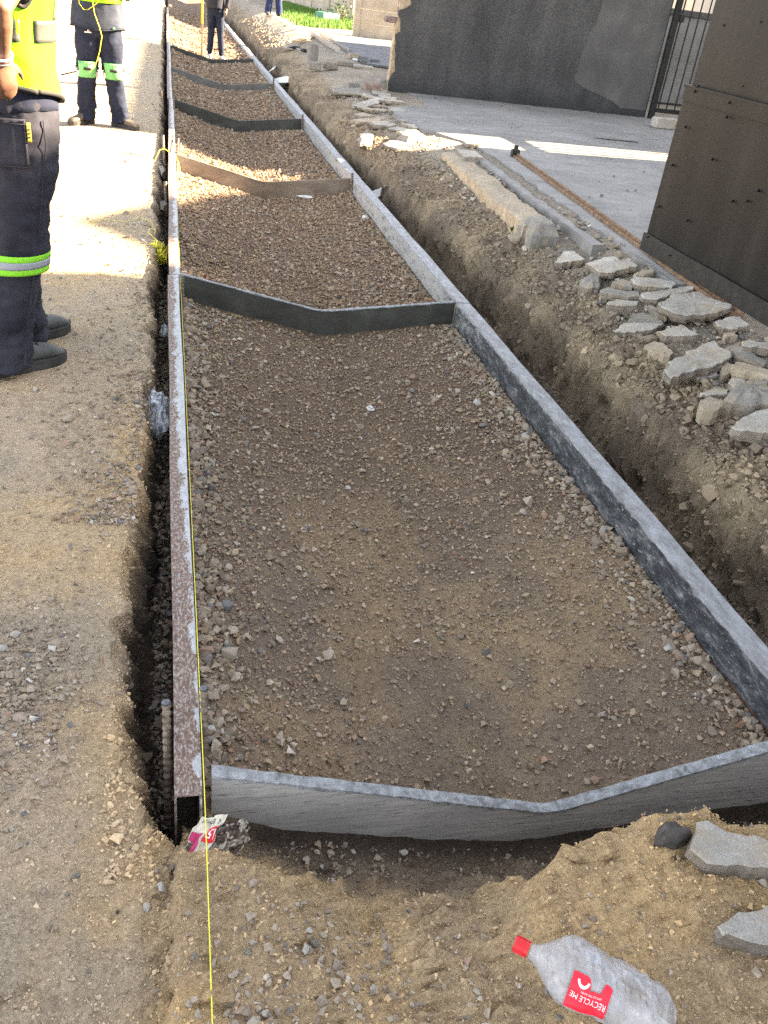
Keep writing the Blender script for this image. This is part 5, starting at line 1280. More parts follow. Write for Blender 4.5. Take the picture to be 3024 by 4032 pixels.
for k in range(30):
    a = 2 * math.pi * k / 30; c, s_ = math.cos(a), math.sin(a)
    rg.tube([(.007, .0146 * c, .0146 * s_), (.023, .0146 * c, .0146 * s_)], .0007, 4)
rg.build('grip_ridge', 'red_cap', cp)
# label: a torn red band on the upper camera side of the belly; s along the axis, th round it
TH0, TH1, S0, S1 = 2.02, 3.10, .116, .196
def lab_edge(s): return TH0 + .10 * float(sstep(.150, .158, s)) * float(sstep(.182, .174, s)) * 3.0 + .05 * float(vnoise(s * 160, 0, 0, 4)) * float(sstep(.14, .15, s))
n1, n2 = 40, 26; V, F = [], []
for i in range(n1 + 1):
    s = S0 + (S1 - S0) * i / n1; t0 = lab_edge(s)
    for k in range(n2 + 1): V.append(bottle_p(s, t0 + (TH1 - t0) * k / n2, .0022))
for i in range(n1):
    for k in range(n2): F.append((i * (n2 + 1) + k, i * (n2 + 1) + k + 1, (i + 1) * (n2 + 1) + k + 1, (i + 1) * (n2 + 1) + k))
lab = mesh_obj('label', V, F, 'red_label', bt, True)
def on_bottle(TV, s0, th0, off=.0034): return [bottle_p(s0 - v.x, th0 + v.y / .049, off) for v in TV]
for body, size, s0, th0 in (('RECYCLE ME', .0128, .157, 2.62), ("LET'S DO THIS AGAIN.", .0042, .160, 2.44)):
    TV, TF = text_mesh(body, size); mesh_obj('lettering', on_bottle(TV, s0, th0), TF, 'white_print', lab)
arc = MB(); pts = []
for k in range(15):
    a = math.radians(15 + 150 * k / 14); pts.append(bottle_p(.1395 + .010 * math.cos(a), 2.16 + .17 * math.sin(a), .0016))
V, F = [], []
for k, p in enumerate(pts):
    a = math.radians(15 + 150 * k / 14)
    for rr_ in (.80, 1.2): V.append(bottle_p(.1395 + .011 * rr_ * math.cos(a), 2.12 + .20 * rr_ * math.sin(a), .0032))
for k in range(len(pts) - 1): F.append((2 * k, 2 * k + 1, 2 * k + 3, 2 * k + 2))
mesh_obj('round_mark', V, F, 'white_print', lab)
bt.rotation_euler = (0, math.radians(1.5), math.atan2(.632 - .802, .776 - .545))

# ---------------------------------------------------------------- crumpled printed wrapper at the rail end
wr = empty('paper_wrapper', (.012, 1.185, -.075), label='crumpled printed paper wrapper at the near end of the left rail', cat='wrapper')
def leaf_sheet(name, mat, corners, n, m, seed, amp, parent, fold=0.0):
    a, b, c, d = [Vector(p) for p in corners]; V, F = [], []
    for i in range(n + 1):
        for j in range(m + 1):
            u, w = i / n, j / m; p = a.lerp(b, u).lerp(d.lerp(c, u), w)
            p = p + Vector((0, 0, 1)) * (amp * float(fbm(u * 4 + seed, w * 4, 0, seed, 3)) + fold * (abs(u - .5) * -1 + .25)) + Vector((.4 * amp * float(vnoise(u * 6, w * 6, 0, seed + 3)), .4 * amp * float(vnoise(u * 6, w * 6, 2, seed + 4)), 0))
            V.append(p)
    q = len(V); V += [v - Vector((0, 0, .0007)) for v in V]
    for i in range(n):
        for j in range(m):
            k = i * (m + 1) + j; F.append((k, k + m + 1, k + m + 2, k + 1)); F.append((k + q, k + 1 + q, k + m + 2 + q, k + m + 1 + q))
    o = mesh_obj(name, V, F, mat, parent, False)
    def at(u, w, off=.0016):
        u, w = min(max(u, 0), 1), min(max(w, 0), 1)
        i, j = min(int(u * n), n - 1), min(int(w * m), m - 1); fu, fw = u * n - i, w * m - j
        k = i * (m + 1) + j; p = V[k].lerp(V[k + m + 1], fu).lerp(V[k + 1].lerp(V[k + m + 2], fu), fw)
        nr = (V[k + m + 1] - V[k]).cross(V[k + 1] - V[k]).normalized(); nr = nr if nr.z > 0 else -nr
        return p + nr * off
    return o, at
pg, at = leaf_sheet('printed_page', 'paper', [(-.062, -.040, .010), (-.020, -.058, .012), (.038, .030, .050), (-.020, .030, .048)], 16, 16, 3, .010, wr)
def patch(name, mat, u0, u1, w0, w1, parent, off=.0014, n=8):
    V = [at(u0 + (u1 - u0) * i / n, w0 + (w1 - w0) * j / n, off) for i in range(n + 1) for j in range(n + 1)]
    return mesh_obj(name, V, [(i * (n + 1) + j, (i + 1) * (n + 1) + j, (i + 1) * (n + 1) + j + 1, i * (n + 1) + j + 1) for i in range(n) for j in range(n)], mat, parent)
patch('magenta_band', 'paper_pink', .30, .46, .02, .62, pg); patch('magenta_band', 'paper_pink', .02, .30, .44, .62, pg); patch('dark_photo', 'paper_dark', .02, .29, .05, .40, pg)
patch('price_box', 'red_print', .56, .98, .44, .74, pg)
def print_on(body, size, u0, w0, mat, su=13.0, sw=11.0):
    TV, TF = text_mesh(body, size); mesh_obj('lettering', [at(u0 - v.x * su, w0 - v.y * sw, .0026) for v in TV], TF, mat, pg)
print_on('15', .022, .80, .60, 'white_print'); print_on('K BETTER', .0125, .52, .88, 'ink')
leaf_sheet('torn_page', 'paper_dark', [(-.02, -.058, .0), (.055, -.055, .005), (.080, .012, .040), (.030, .022, .045)], 14, 14, 6, .022, wr)
leaf_sheet('torn_page', 'paper', [(-.015, -.066, -.004), (.04, -.050, -.004), (.082, -.010, .012), (.030, -.010, .02)], 10, 10, 9, .014, wr)
leaf_sheet('torn_page', 'paper_dark', [(.01, -.05, .014), (.066, -.046, .018), (.088, .0, .035), (.04, .006, .04)], 12, 12, 12, .020, wr)

# ---------------------------------------------------------------- unseen houses and fence beyond the right edge, shaped to throw the shade
TE = math.tan(SUN_EL); TA = math.tan(SUN_AZ); X0 = 12.0
def hz_(xs): return (X0 - xs) * TE                      # eaves height whose shadow tip falls at x = xs
def hy_(xs, y): return y + (X0 - xs) * TA
def house(name, prof, x0, x1, label, wins, mat='house', roofmat='roof', roof=None):
    ymid = sum(p[0] for p in prof) / len(prof); root = empty(name, (x0, ymid, 0), label=label, cat='house')
    n = len(prof); V = [rel(root, (x0, y, z)) for y, z in prof] + [rel(root, (x1, y, z)) for y, z in prof]
    F = [tuple(range(n))[::-1], tuple(range(n, 2 * n))] + [(i, (i + 1) % n, (i + 1) % n + n, i + n) for i in range(n)]
    mesh_obj('wall', V, F, mat, root)
    if roof:
        for (y0, z0, y1, z1) in roof:
            d = Vector((0, y1 - y0, z1 - z0)).normalized(); nn = Vector((0, -d.z, d.y)); nn = nn if nn.z > 0 else -nn
            q = [rel(root, (xx, yy, zz)) for xx in (x0 - .0, x1 + .3) for yy, zz in ((y0, z0), (y1, z1))]
            V = [p + nn * .004 for p in q] + [p + nn * .05 for p in q]
            mesh_obj('roof', V, [(0, 1, 3, 2), (4, 6, 7, 5), (0, 4, 5, 1), (1, 5, 7, 3), (3, 7, 6, 2), (2, 6, 4, 0)], roofmat, root)
    for (y, z, w, h) in wins:
        fr = MB().box(rel(root, (x0 - .04, y - w / 2, z)), rel(root, (x0 - .002, y + w / 2, z + h)), bev=.01).build('window', 'precast', root)
        MB().box(rel(root, (x0 - .05, y - w / 2 + .07, z + .07)), rel(root, (x0 - .042, y + w / 2 - .07, z + h - .07))).build('pane', 'glass', fr)
    return root
ye = hy_(0, 5.03); hn = hz_(-2.42)
house('town_house', [(-16, 0), (ye, 0), (ye, hn), (-16, hn)], X0, X0 + 7, 'tall rendered house beyond the gate, outside the right edge', [(k, 1.0, 1.3, 1.3) for k in (-12, -8, -4, 0, 3.5)] + [(k, 4.0, 1.3, 1.3) for k in (-12, -8, -4, 0, 3.5)])
gl = [(5.06, .30), (6.05, -.66), (8.80, 1.46)]
g = [(hy_(x, y), hz_(x)) for y, x in gl]
house('gabled_house', [(ye + .004, 0), (g[2][0], 0), g[2], g[1], (ye + .004, g[0][1])], X0 + .01, X0 + 6, 'gabled rendered house beyond the driveway, outside the right edge', [(6.6, 1.0, 1.0, 1.2), (8.4, 1.0, 1.0, 1.2)])
y2 = hy_(0, 9.72); hf = hz_(-.50)
fh = house('long_shade_house', [(y2, 0), (21.4, 0), (21.4, hf), (y2, hf)], X0 + .005, X0 + 6, 'unseen long house added behind the dark wall, its toothed eave shaping the shade', [(k, 1.0, 1.4, 1.3) for k in (12.5, 15.5, 18.5)])  # added sun blocker, sized to shade the far bays
tm = MB(); yy = y2 + .02  # teeth give the cast shadow its comb edge
while yy < 21.3: tm.tube([(0, yy - fh.location.y, hf), (3, yy - fh.location.y, hf + .02)], .055, 8); yy += .23
o = tm.build('shade_eave_teeth', 'roof', fh)
house('back_shade_house', [(31.0, 0), (37.5, 0), (37.5, hz_(-.2)), (31.0, hz_(-.2))], X0, X0 + 6, 'unseen house added far back beyond the lawn to throw shade', [(33, 1, 1.2, 1.2)])  # added box that blocks the sun far back
pf = empty('palisade_fence', (7.3, 10.1, .2), label='upright steel bar fence across the gap between the houses', cat='fence')
yb = 9.2
while yb < 11.0:
    MB().box(rel(pf, (7.285, yb, .2)), rel(pf, (7.315, yb + .06, 1.86))).build('bar', 'black_steel', pf); yb += .20
MB().box(rel(pf, (7.26, 9.15, 1.86)), rel(pf, (7.34, 11.05, 1.95))).build('top_rail', 'black_steel', pf); MB().box(rel(pf, (7.317, 9.15, .5)), rel(pf, (7.345, 11.05, .56))).build('rail', 'black_steel', pf)

# ---------------------------------------------------------------- people
def ring_tube(pts, ra, rb, side=(1, 0, 0), n=18):
    """closed tube through pts; ra = half width along 'side', rb = half depth"""
    V, F = [], []
    pts = [Vector(p) for p in pts]; side = Vector(side)
    for i, p in enumerate(pts):
        d = (pts[min(i + 1, len(pts) - 1)] - pts[max(i - 1, 0)]).normalized()
        u = (side - d * side.dot(d)).normalized(); w = d.cross(u)
        for k in range(n):
            a = 2 * math.pi * k / n; V.append(p + u * math.cos(a) * ra[i] + w * math.sin(a) * rb[i])
    for i in range(len(pts) - 1):
        for k in range(n): F.append((i * n + k, i * n + (k + 1) % n, (i + 1) * n + (k + 1) % n, (i + 1) * n + k))
    F += [tuple(range(n))[::-1], tuple(range((len(pts) - 1) * n, len(pts) * n))]
    return V, F

def ball(c, r, n=2):
    bm = bmesh.new(); bmesh.ops.create_icosphere(bm, subdivisions=n, radius=1.0); bm.verts.index_update()
    V = [Vector((v.co.x * r[0], v.co.y * r[1], v.co.z * r[2])) + Vector(c) for v in bm.verts]; F = [[v.index for v in f.verts] for f in bm.faces]; bm.free()
    return V, F

def fuse(name, shapes, voxel, mat, parent, wr=None, smooth_it=4):
    """melts overlapping closed shapes into one continuous skin"""
    m = MB()
    for V, F in shapes: m.add(V, F)
    tmp = m.build('tmp', mat)
    rm = tmp.modifiers.new('r', 'REMESH'); rm.mode = 'VOXEL'; rm.voxel_size = voxel
    sm = tmp.modifiers.new('s', 'SMOOTH'); sm.iterations = smooth_it; sm.factor = .5
    dg = bpy.context.evaluated_depsgraph_get()
    me = bpy.data.meshes.new_from_object(tmp.evaluated_get(dg)); me.name = name
    bpy.data.objects.remove(tmp, do_unlink=True)
    n = len(me.vertices); co = np.empty(n * 3, np.float32); me.vertices.foreach_get('co', co); co = co.reshape(-1, 3).astype(float)
    if wr is not None:
        nr = np.empty(n * 3, np.float32); me.vertices.foreach_get('normal', nr); nr = nr.reshape(-1, 3)
        co = co + nr * wr(co)[:, None]; me.vertices.foreach_set('co', co.astype(np.float32).ravel())
    me.polygons.foreach_set('use_smooth', np.full(len(me.polygons), True))
    me.materials.clear(); me.materials.append(MAT[mat]); me.update()
    return link(bpy.data.objects.new(name, me), parent)

def wrinkle(seed, amp=.006, sc=9, stack=.16, knee=.5):
    def f(co):
        x, y, z = co.T
        a = amp * (.45 + 1.2 * sstep(stack + .12, stack - .05, z) + .7 * np.exp(-((z - knee) / .10) ** 2) + .4 * np.exp(-((z - .82) / .10) ** 2))
        r = 1 - 2 * np.abs(fbm(x * sc * .7, y * sc * .7, z * sc * 2.2 + x * 4, seed, 3))
        return a * (fbm(x * sc, y * sc, z * sc * 1.2, seed + 9, 3) * 1.3 + .5 * (r - .6))
    return f

def arm(shoulder, elbow, wrist, r=1.0):
    s, e, w = Vector(shoulder), Vector(elbow), Vector(wrist)
    pts = [s, s.lerp(e, .35), s.lerp(e, .8), e, e.lerp(w, .25), e.lerp(w, .6), w, w + (w - e).normalized() * .02]
    ra = [.052, .048, .042, .040, .042, .035, .027, .027]; rb = [.052, .046, .040, .038, .038, .031, .021, .021]
    d = (w - e).normalized(); side = d.orthogonal()
    return ring_tube(pts, [a * r for a in ra], [b * r for b in rb], side, 14)

def hand(wrist, dirv, palm_n, thumb_side, curl=.5, s=1.0):
    """palm plus five fingers of unequal length, bent at two knuckles"""
    w, d, nrm = Vector(wrist), Vector(dirv).normalized(), Vector(palm_n); nrm = (nrm - d * nrm.dot(d)).normalized(); side = d.cross(nrm) * thumb_side
    out = []
    pts = [w - d * .015, w + d * .025 * s, w + d * .06 * s, w + d * .088 * s]
    out.append(ring_tube(pts, [.024 * s, .034 * s, .040 * s, .038 * s], [.017 * s, .016 * s, .014 * s, .012 * s], side, 12))
    for k, (off, L) in enumerate(((.029, .068), (.010, .077), (-.010, .072), (-.028, .056))):
        p = w + d * (.078 - .004 * abs(k - 1)) * s + side * off * s; L *= s; f = [p]; a = 0.0
        for sg, (fr, bend) in enumerate(((.45, curl), (.32, curl * 1.15), (.23, curl * .7))):
            a += bend; f.append(f[-1] + (d * math.cos(a) + nrm * math.sin(a)) * L * fr)
        out.append(ring_tube(f, [.0092 * s, .0088 * s, .0080 * s, .0062 * s], [.0090 * s, .0086 * s, .0078 * s, .006 * s], side, 8))
    p = w + d * .022 * s + side * .026 * s; td = (d * .62 + side * .72 + nrm * .30).normalized()
    out.append(ring_tube([p - td * .01, p + td * .030 * s, p + td * .030 * s + (td * .8 + d * .45).normalized() * .026 * s, p + td * .030 * s + (td * .5 + d * .8).normalized() * .048 * s], [.013 * s, .0115 * s, .0105 * s, .008 * s], [.012 * s, .011 * s, .0098 * s, .007 * s], nrm, 8))
    return out

def head_shapes(c, s=1.0, yaw=0.0):
    c = Vector(c); R = Matrix.Rotation(yaw, 3, 'Z'); T = lambda x, y, z: c + R @ Vector((x * s, y * s, z * s))
    prof = [(-.118, .026, .030, .055), (-.105, .045, .048, .040), (-.075, .058, .070, .018), (-.035, .067, .085, .004), (.0, .073, .094, -.002), (.04, .076, .099, -.006), (.075, .072, .092, -.010), (.100, .055, .070, -.012), (.115, .030, .040, -.014), (.120, .008, .010, -.014)]
    V, F = ring_tube([T(0, y, z) for z, a, b, y in prof], [a * s for z, a, b, y in prof], [b * s for z, a, b, y in prof], R @ Vector((1, 0, 0)), 20)
    sh = [(V, F)]
    sh.append(ring_tube([T(0, .088, .022), T(0, .102, -.005), T(0, .112, -.022), T(0, .090, -.034)], [.008 * s, .011 * s, .017 * s, .014 * s], [.010 * s, .013 * s, .014 * s, .010 * s], R @ Vector((1, 0, 0)), 8))     # nose
    for sg in (-1, 1): sh.append(ball(T(sg * .074, -.008, -.005), (.010 * s, .020 * s, .032 * s), 1))                                                          # ears
    sh.append(ball(T(0, .082, -.058), (.024 * s, .014 * s, .006 * s), 1)); sh.append(ball(T(0, .079, -.071), (.020 * s, .014 * s, .007 * s), 1))                # lips
    sh.append(ball(T(0, .070, .030), (.050 * s, .024 * s, .009 * s), 1))                                                                                        # brow
    return sh, T

def boot(parent, ankle, yaw, mat, sole='sole', L=.29, s=1.0, ground=0.0, low=False):
    """boot with its heel behind the ankle, toe cap in front; local +y is the toe"""
    R = Matrix.Rotation(yaw, 3, 'Z'); A = Vector((ankle[0], ankle[1], ground)); T = lambda x, y, z: A + R @ Vector((x * s, y * s, z * s))
    V, F = [], []
    secs = [(-.085, .022, .030, .075), (-.075, .034, .028, .105), (-.03, .038, .028, .125 if not low else .085), (.02, .039, .028, .120 if not low else .082), (.07, .041, .028, .092 if not low else .07), (.11, .045, .028, .074), (.15, .047, .028, .070), (.185, .042, .028, .060), (.205, .030, .030, .046), (.213, .012, .032, .038)]
    n = 14
    for (y, w, z0, z1) in secs:
        for k in range(n):
            a = 2 * math.pi * k / n; cx = math.cos(a); cz = math.sin(a)
            V.append(T(w * math.copysign(abs(cx) ** .75, cx), y * L / .29, (z0 + z1) / 2 + (z1 - z0) / 2 * math.copysign(abs(cz) ** .75, cz)))
    for i in range(len(secs) - 1):
        for k in range(n): F.append((i * n + k, i * n + (k + 1) % n, (i + 1) * n + (k + 1) % n, (i + 1) * n + k))
    F += [tuple(range(n))[::-1], tuple(range((len(secs) - 1) * n, len(secs) * n))]
    b = mesh_obj('boot' if not low else 'shoe', V, F, mat, parent, True)
    md = b.modifiers.new('sub', 'SUBSURF'); md.levels = 1; md.render_levels = 1
    V, F = [], []; out = [(-.088, .026), (-.078, .038), (-.03, .041), (.03, .041), (.08, .046), (.13, .051), (.17, .049), (.20, .036), (.219, .014)]
    ol = [(w, y) for y, w in out] + [(-w, y) for y, w in out[::-1]]; m = len(ol)
    for z, g in ((.0, .97), (.012, 1.0), (.032, 1.0), (.036, .95)):
        for (x, y) in ol: V.append(T(x * g, y * L / .29 * (1 if z else .99), z))
    for i in range(3):
        for k in range(m): F.append((i * m + k, i * m + (k + 1) % m, (i + 1) * m + (k + 1) % m, (i + 1) * m + k))
    F += [tuple(range(m))[::-1], tuple(range(3 * m, 4 * m))]
    mesh_obj('sole', V, F, sole, b)
    if not low:
        lc = MB()
        for k in range(4):
            y = .03 + .022 * k; z = .116 - .012 * k
            lc.tube([T(-.022, y, z - .008), T(0, y + .004, z + .004), T(.022, y, z - .008)], .0028 * s, 6)
        lc.build('laces', 'ink', b, True)
        tc = MB().tube([T(-.043, .118, .036), T(-.040, .125, .060), T(0, .122, .078), T(.040, .125, .060), T(.043, .118, .036)], .003 * s, 6).build('toe_seam', mat, b, True)
    return b

def leg_surface(hip, knee, ankle, radii):
    pts = [Vector(hip), Vector(hip).lerp(Vector(knee), .5), Vector(knee), Vector(knee).lerp(Vector(ankle), .5), Vector(ankle)]
    def f(t, th, off=0.0):                                    # t 0 at hip, 1 at ankle
        u = min(max(t, 0), 1) * 4; i = min(int(u), 3); c = pts[i].lerp(pts[i + 1], u - i); r = radii[i] + (radii[i + 1] - radii[i]) * (u - i) + off
        return c + Vector((math.cos(th) * r, math.sin(th) * r, 0))
    return f

def leg_band(name, f, t0, t1, mat, parent, off=.006, th0=0.0, th1=2 * math.pi, n=40, m=3, bulge=0.0):
    V, F = [], []
    closed = abs(th1 - th0 - 2 * math.pi) < 1e-6; N = n if closed else n + 1
    for j in range(m + 1):
        t = t0 + (t1 - t0) * j / m
        for k in range(N):
            th = th0 + (th1 - th0) * k / n
            e = math.sin(math.pi * k / n) * math.sin(math.pi * (j + .3) / (m + .6)) if bulge else 0
            V.append(f(t, th, off + bulge * e + .0015 * math.sin(th * 3 + t * 40)))
    for j in range(m):
        for k in range(n):
            k2 = (k + 1) % N; F.append((j * N + k, j * N + k2, (j + 1) * N + k2, (j + 1) * N + k)[::-1])
    o = mesh_obj(name, V, F, mat, parent, True)
    md = o.modifiers.new('thick', 'SOLIDIFY'); md.thickness = .002; md.offset = 1
    return o

def torso_surface(zs, ra, rb, cx, cy, seed, amp):
    def f(z, th, off=0.0):
        a, b, x, y = [float(np.interp(z, zs, q)) for q in (ra, rb, cx, cy)]
        w = amp * float(fbm(math.cos(th) * 1.4, math.sin(th) * 1.4, z * 9, seed, 3)) + amp * .6 * float(fbm(math.cos(th) * 3, math.sin(th) * 3, z * 4 + th, seed + 3, 2))
        k = 1.0
        return Vector((x + math.cos(th) * (a + w + off), y + math.sin(th) * (b + w + off), z))
    return f

def wrap(name, f, zlo, zhi, th0, th1, mat, parent, off, nth=56, nz=26, thick=.003):
    """cloth laid round the torso between two heights (numbers or functions of the angle)"""
    lo = zlo if callable(zlo) else (lambda t: zlo); hi = zhi if callable(zhi) else (lambda t: zhi)
    closed = abs(th1 - th0 - 2 * math.pi) < 1e-6; N = nth if closed else nth + 1; V, F = [], []
    for j in range(nz + 1):
        for k in range(N):
            th = th0 + (th1 - th0) * k / nth; z = lo(th) + (hi(th) - lo(th)) * j / nz; V.append(f(z, th, off))
    for j in range(nz):
        for k in range(nth):
            k2 = (k + 1) % N; F.append((j * N + k, j * N + k2, (j + 1) * N + k2, (j + 1) * N + k))
    o = mesh_obj(name, V, F, mat, parent, True)
    if thick:
        md = o.modifiers.new('thick', 'SOLIDIFY'); md.thickness = thick; md.offset = 1
    return o

def edge_tube(name, f, zfun, th0, th1, r, mat, parent, off, n=40):
    return MB().tube([f(zfun(th0 + (th1 - th0) * k / n), th0 + (th1 - th0) * k / n, off) for k in range(n + 1)], r, 6).build(name, mat, parent, True)

def person(loc, rz, label, pose, cl):
    """local +y is where the person faces, +x is the right hand side"""
    P = empty('person', loc, rz, label=label, cat='person')
    hx, kx, ax = pose['hip'], pose['knee'], pose['ankle']     # each: right, left
    sh = []
    tz = pose.get('lean', (0, 0))
    up = lambda z: Vector((tz[0] * (z - .95), tz[1] * (z - .95), z))
    sh.append(ring_tube([up(.84), up(.95), up(1.08), up(1.22), up(1.35), up(1.43), up(1.48), up(1.54), up(1.58)], [.12, .150, .130, .145, .165, .150, .07, .056, .055], [.08, .10, .085, .10, .10, .085, .06, .058, .06], (1, 0, 0), 20))
    for k in (0, 1):
        sh.append(ring_tube([hx[k], Vector(hx[k]).lerp(Vector(kx[k]), .5), kx[k], Vector(kx[k]).lerp(Vector(ax[k]), .35), ax[k], (ax[k][0], ax[k][1], ax[k][2] - .03)], [.082, .072, .052, .052, .036, .036], [.085, .075, .055, .055, .038, .04], (1, 0, 0), 14))
        s_, e_, w_ = pose['arm'][k]; sh.append(arm(s_, e_, w_)); sh += hand(w_, pose['hand'][k][0], pose['hand'][k][1], pose['hand'][k][2], pose['hand'][k][3])
        sh.append(ball(Vector(s_), (.06, .06, .06), 1))
    hc = up(1.655); hs, T = head_shapes(hc, 1.0, pose.get('look', 0)); sh += hs
    body = fuse('body', sh, cl.get('voxel', .008), 'skin', P, None, 3)
    for sg in (-1, 1):
        e = mesh_obj('eye', *ball(T(sg * .031, .083, .012), (.011, .008, .007), 2), 'eye', body, True); mesh_obj('iris', *ball(T(sg * .031, .0895, .012), (.005, .003, .005), 1), 'ink', body, True)
    V, F = ball(T(0, -.014, .030), (.082, .106, .100), 3); keep = []
    mesh_obj('hair', [v if (v - T(0, .02, .0)).z > .03 or (v - hc).dot(Matrix.Rotation(pose.get('look', 0), 3, 'Z') @ Vector((0, 1, 0))) < .02 else v.lerp(T(0, 0, .03), .35) for v in V], F, 'hair', body, True)
    # trousers: hips and both legs as one garment
    r = cl['radii']
    hipr = cl.get('hips', (.185, .135)); sh = [ring_tube([up(.80), up(.86), up(.94), up(1.02), up(1.06)], [hipr[0] * .84, hipr[0] * .97, hipr[0], hipr[0] * .93, hipr[0] * .88], [hipr[1] * .8, hipr[1] * .95, hipr[1], hipr[1] * .95, hipr[1] * .9], (1, 0, 0), 24)]
    for k in (0, 1):
        h, kn, an = Vector(hx[k]), Vector(kx[k]), Vector(ax[k]); foot = Vector((an.x, an.y, cl.get('hem', .045)))
        sh.append(ring_tube([h + Vector((0, 0, .02)), h.lerp(kn, .35), h.lerp(kn, .75), kn, kn.lerp(an, .5), an, foot], [r[0], r[1], r[2], r[3], r[4], r[5], r[6]], [r[0] * 1.05, r[1] * 1.05, r[2], r[3], r[4] * 1.04, r[5] * 1.1, r[6] * 1.15], (1, 0, 0), 20))
    tr = fuse('trousers', sh, cl.get('tvoxel', .011), cl['trousers'], P, wrinkle(cl.get('seed', 1), cl.get('wr', .007)), 3)
    fs = [leg_surface(Vector(hx[k]) + Vector((0, 0, .02)), kx[k], (ax[k][0], ax[k][1], cl.get('hem', .045)), [r[0], r[1] * .98, r[3], r[4], r[6]]) for k in (0, 1)]
    return P, body, tr, fs, up

# --- first worker: lime vest, seen from his right flank, cut by the left edge of the picture
D60 = math.radians(-52)
poseA = dict(hip=[(.085, 0, .90), (-.085, 0, .90)], knee=[(.038, -.030, .50), (-.15, .06, .50)], ankle=[(.012, -.130, .10), (-.225, .07, .10)], lean=(0.03, .05),
             arm=[((.215, .0, 1.42), (.345, -.185, 1.275), (.272, -.150, 1.135)), ((-.20, .02, 1.42), (-.27, .06, 1.14), (-.22, .20, .98))],
             hand=[((-.05, .12, -.6), (-1, 0, 0), 1, .35), ((.1, .6, -.6), (1, 0, 0), -1, .5)], look=-.3)
P1, body1, tr1, fs1, up1 = person((-.628, 3.66, -.05), D60, 'worker in lime vest and charcoal trousers standing with hand at hip, left edge', poseA,
    dict(trousers='charcoal', radii=[.112, .116, .106, .099, .097, .101, .108], hips=(.190, .165), hem=.030, seed=3, wr=.018, voxel=.009, tvoxel=.010))
for k in (0, 1):
    boot(P1, (poseA['ankle'][k][0], poseA['ankle'][k][1]), (-.05, .12)[k], 'boot', ground=.0, s=1.19)
    leg_band('lime_band', fs1[k], .522, .545, 'lime_band', tr1, .019); leg_band('silver_band', fs1[k], .545, .573, 'silver_band', tr1, .0202); leg_band('lime_band', fs1[k], .573, .596, 'lime_band', tr1, .019)
zs = [.86, .95, 1.05, 1.15, 1.25, 1.35, 1.44, 1.48]
S1 = torso_surface(zs, [.180, .185, .178, .176, .180, .186, .17, .09], [.150, .158, .150, .146, .148, .148, .12, .08], [-.0, 0, 0, .004, .006, .008, .01, .01], [0, 0, .003, .006, .009, .012, .015, .015], 21, .010)
# th = 0 is his right side, pi/2 his front, -pi/2 his back
wrap('shirt', S1, lambda t: .955 + .012 * math.cos(t * 2 - .4), 1.475, 0, 2 * math.pi, 'navy', P1, .002, 64, 24, .002)
hemv = lambda t: 1.040 - .055 * math.sin(t + .2) + .012 * math.sin(3 * t)     # pulled up at his right back by the hand
def vest_top(t):
    w = math.exp(-(math.atan2(math.sin(t + .2), math.cos(t + .2)) / .42) ** 2) + math.exp(-(math.atan2(math.sin(t - math.pi + .2), math.cos(t - math.pi + .2)) / .42) ** 2)
    return 1.455 - .185 * min(w, 1)
vest = wrap('vest', S1, hemv, vest_top, 0, 2 * math.pi, 'lime', P1, .016, 84, 34, .003)
edge_tube('black_binding', S1, hemv, 0, 2 * math.pi, .0085, 'trim', vest, .021, 80)
edge_tube('black_binding', S1, vest_top, -1.35, .95, .0075, 'trim', vest, .020, 40)
edge_tube('black_binding', S1, vest_top, math.pi - 1.35, math.pi + .95, .0075, 'trim', vest, .020, 40)
wrap('reflective_band', S1, 1.170, 1.235, .02, math.pi * 1.0, 'reflective', vest, .0205, 30, 5, .001)
wrap('reflective_band', S1, 1.170, 1.235, -math.pi, -.26, 'reflective', vest, .0205, 30, 5, .001)
for a in (.72, -.95, math.pi - .72, math.pi + .95): wrap('reflective_strip', S1, 1.235, 1.40, a - .13, a + .13, 'reflective', vest, .0205, 6, 12, .001)
for k, (sd, s_, e_) in enumerate(((1, (.200, .0, 1.425), (.345, -.185, 1.275)), (-1, (-.19, .02, 1.425), (-.27, .06, 1.14)))):
    s_, e_ = Vector(s_), Vector(e_); q = s_.lerp(e_, .62)
    fuse('sleeve', [ring_tube([s_ + (s_ - e_) * .12, s_, s_.lerp(e_, .4), q], [.062, .072, .068, .066], [.062, .072, .068, .066], (0, 1, 0), 16)], .009, 'navy', P1, wrinkle(30 + k, .005), 2)
w1 = Vector(poseA['arm'][0][2]); e1 = Vector(poseA['arm'][0][1]); d1 = (w1 - e1).normalized()
def torus(c, ax, R_, r, mat, name, parent):
    ax = Vector(ax).normalized(); u = ax.orthogonal().normalized(); v = ax.cross(u)
    return MB().tube([Vector(c) + (u * math.cos(2 * math.pi * k / 24) + v * math.sin(2 * math.pi * k / 24)) * R_ for k in range(25)], r, 8).build(name, mat, parent, True)
torus(w1 - d1 * .012, d1, .0325, .0045, 'bracelet', 'wristband', P1); torus(w1 + d1 * .004, d1, .0315, .0032, 'silver', 'bracelet', P1)
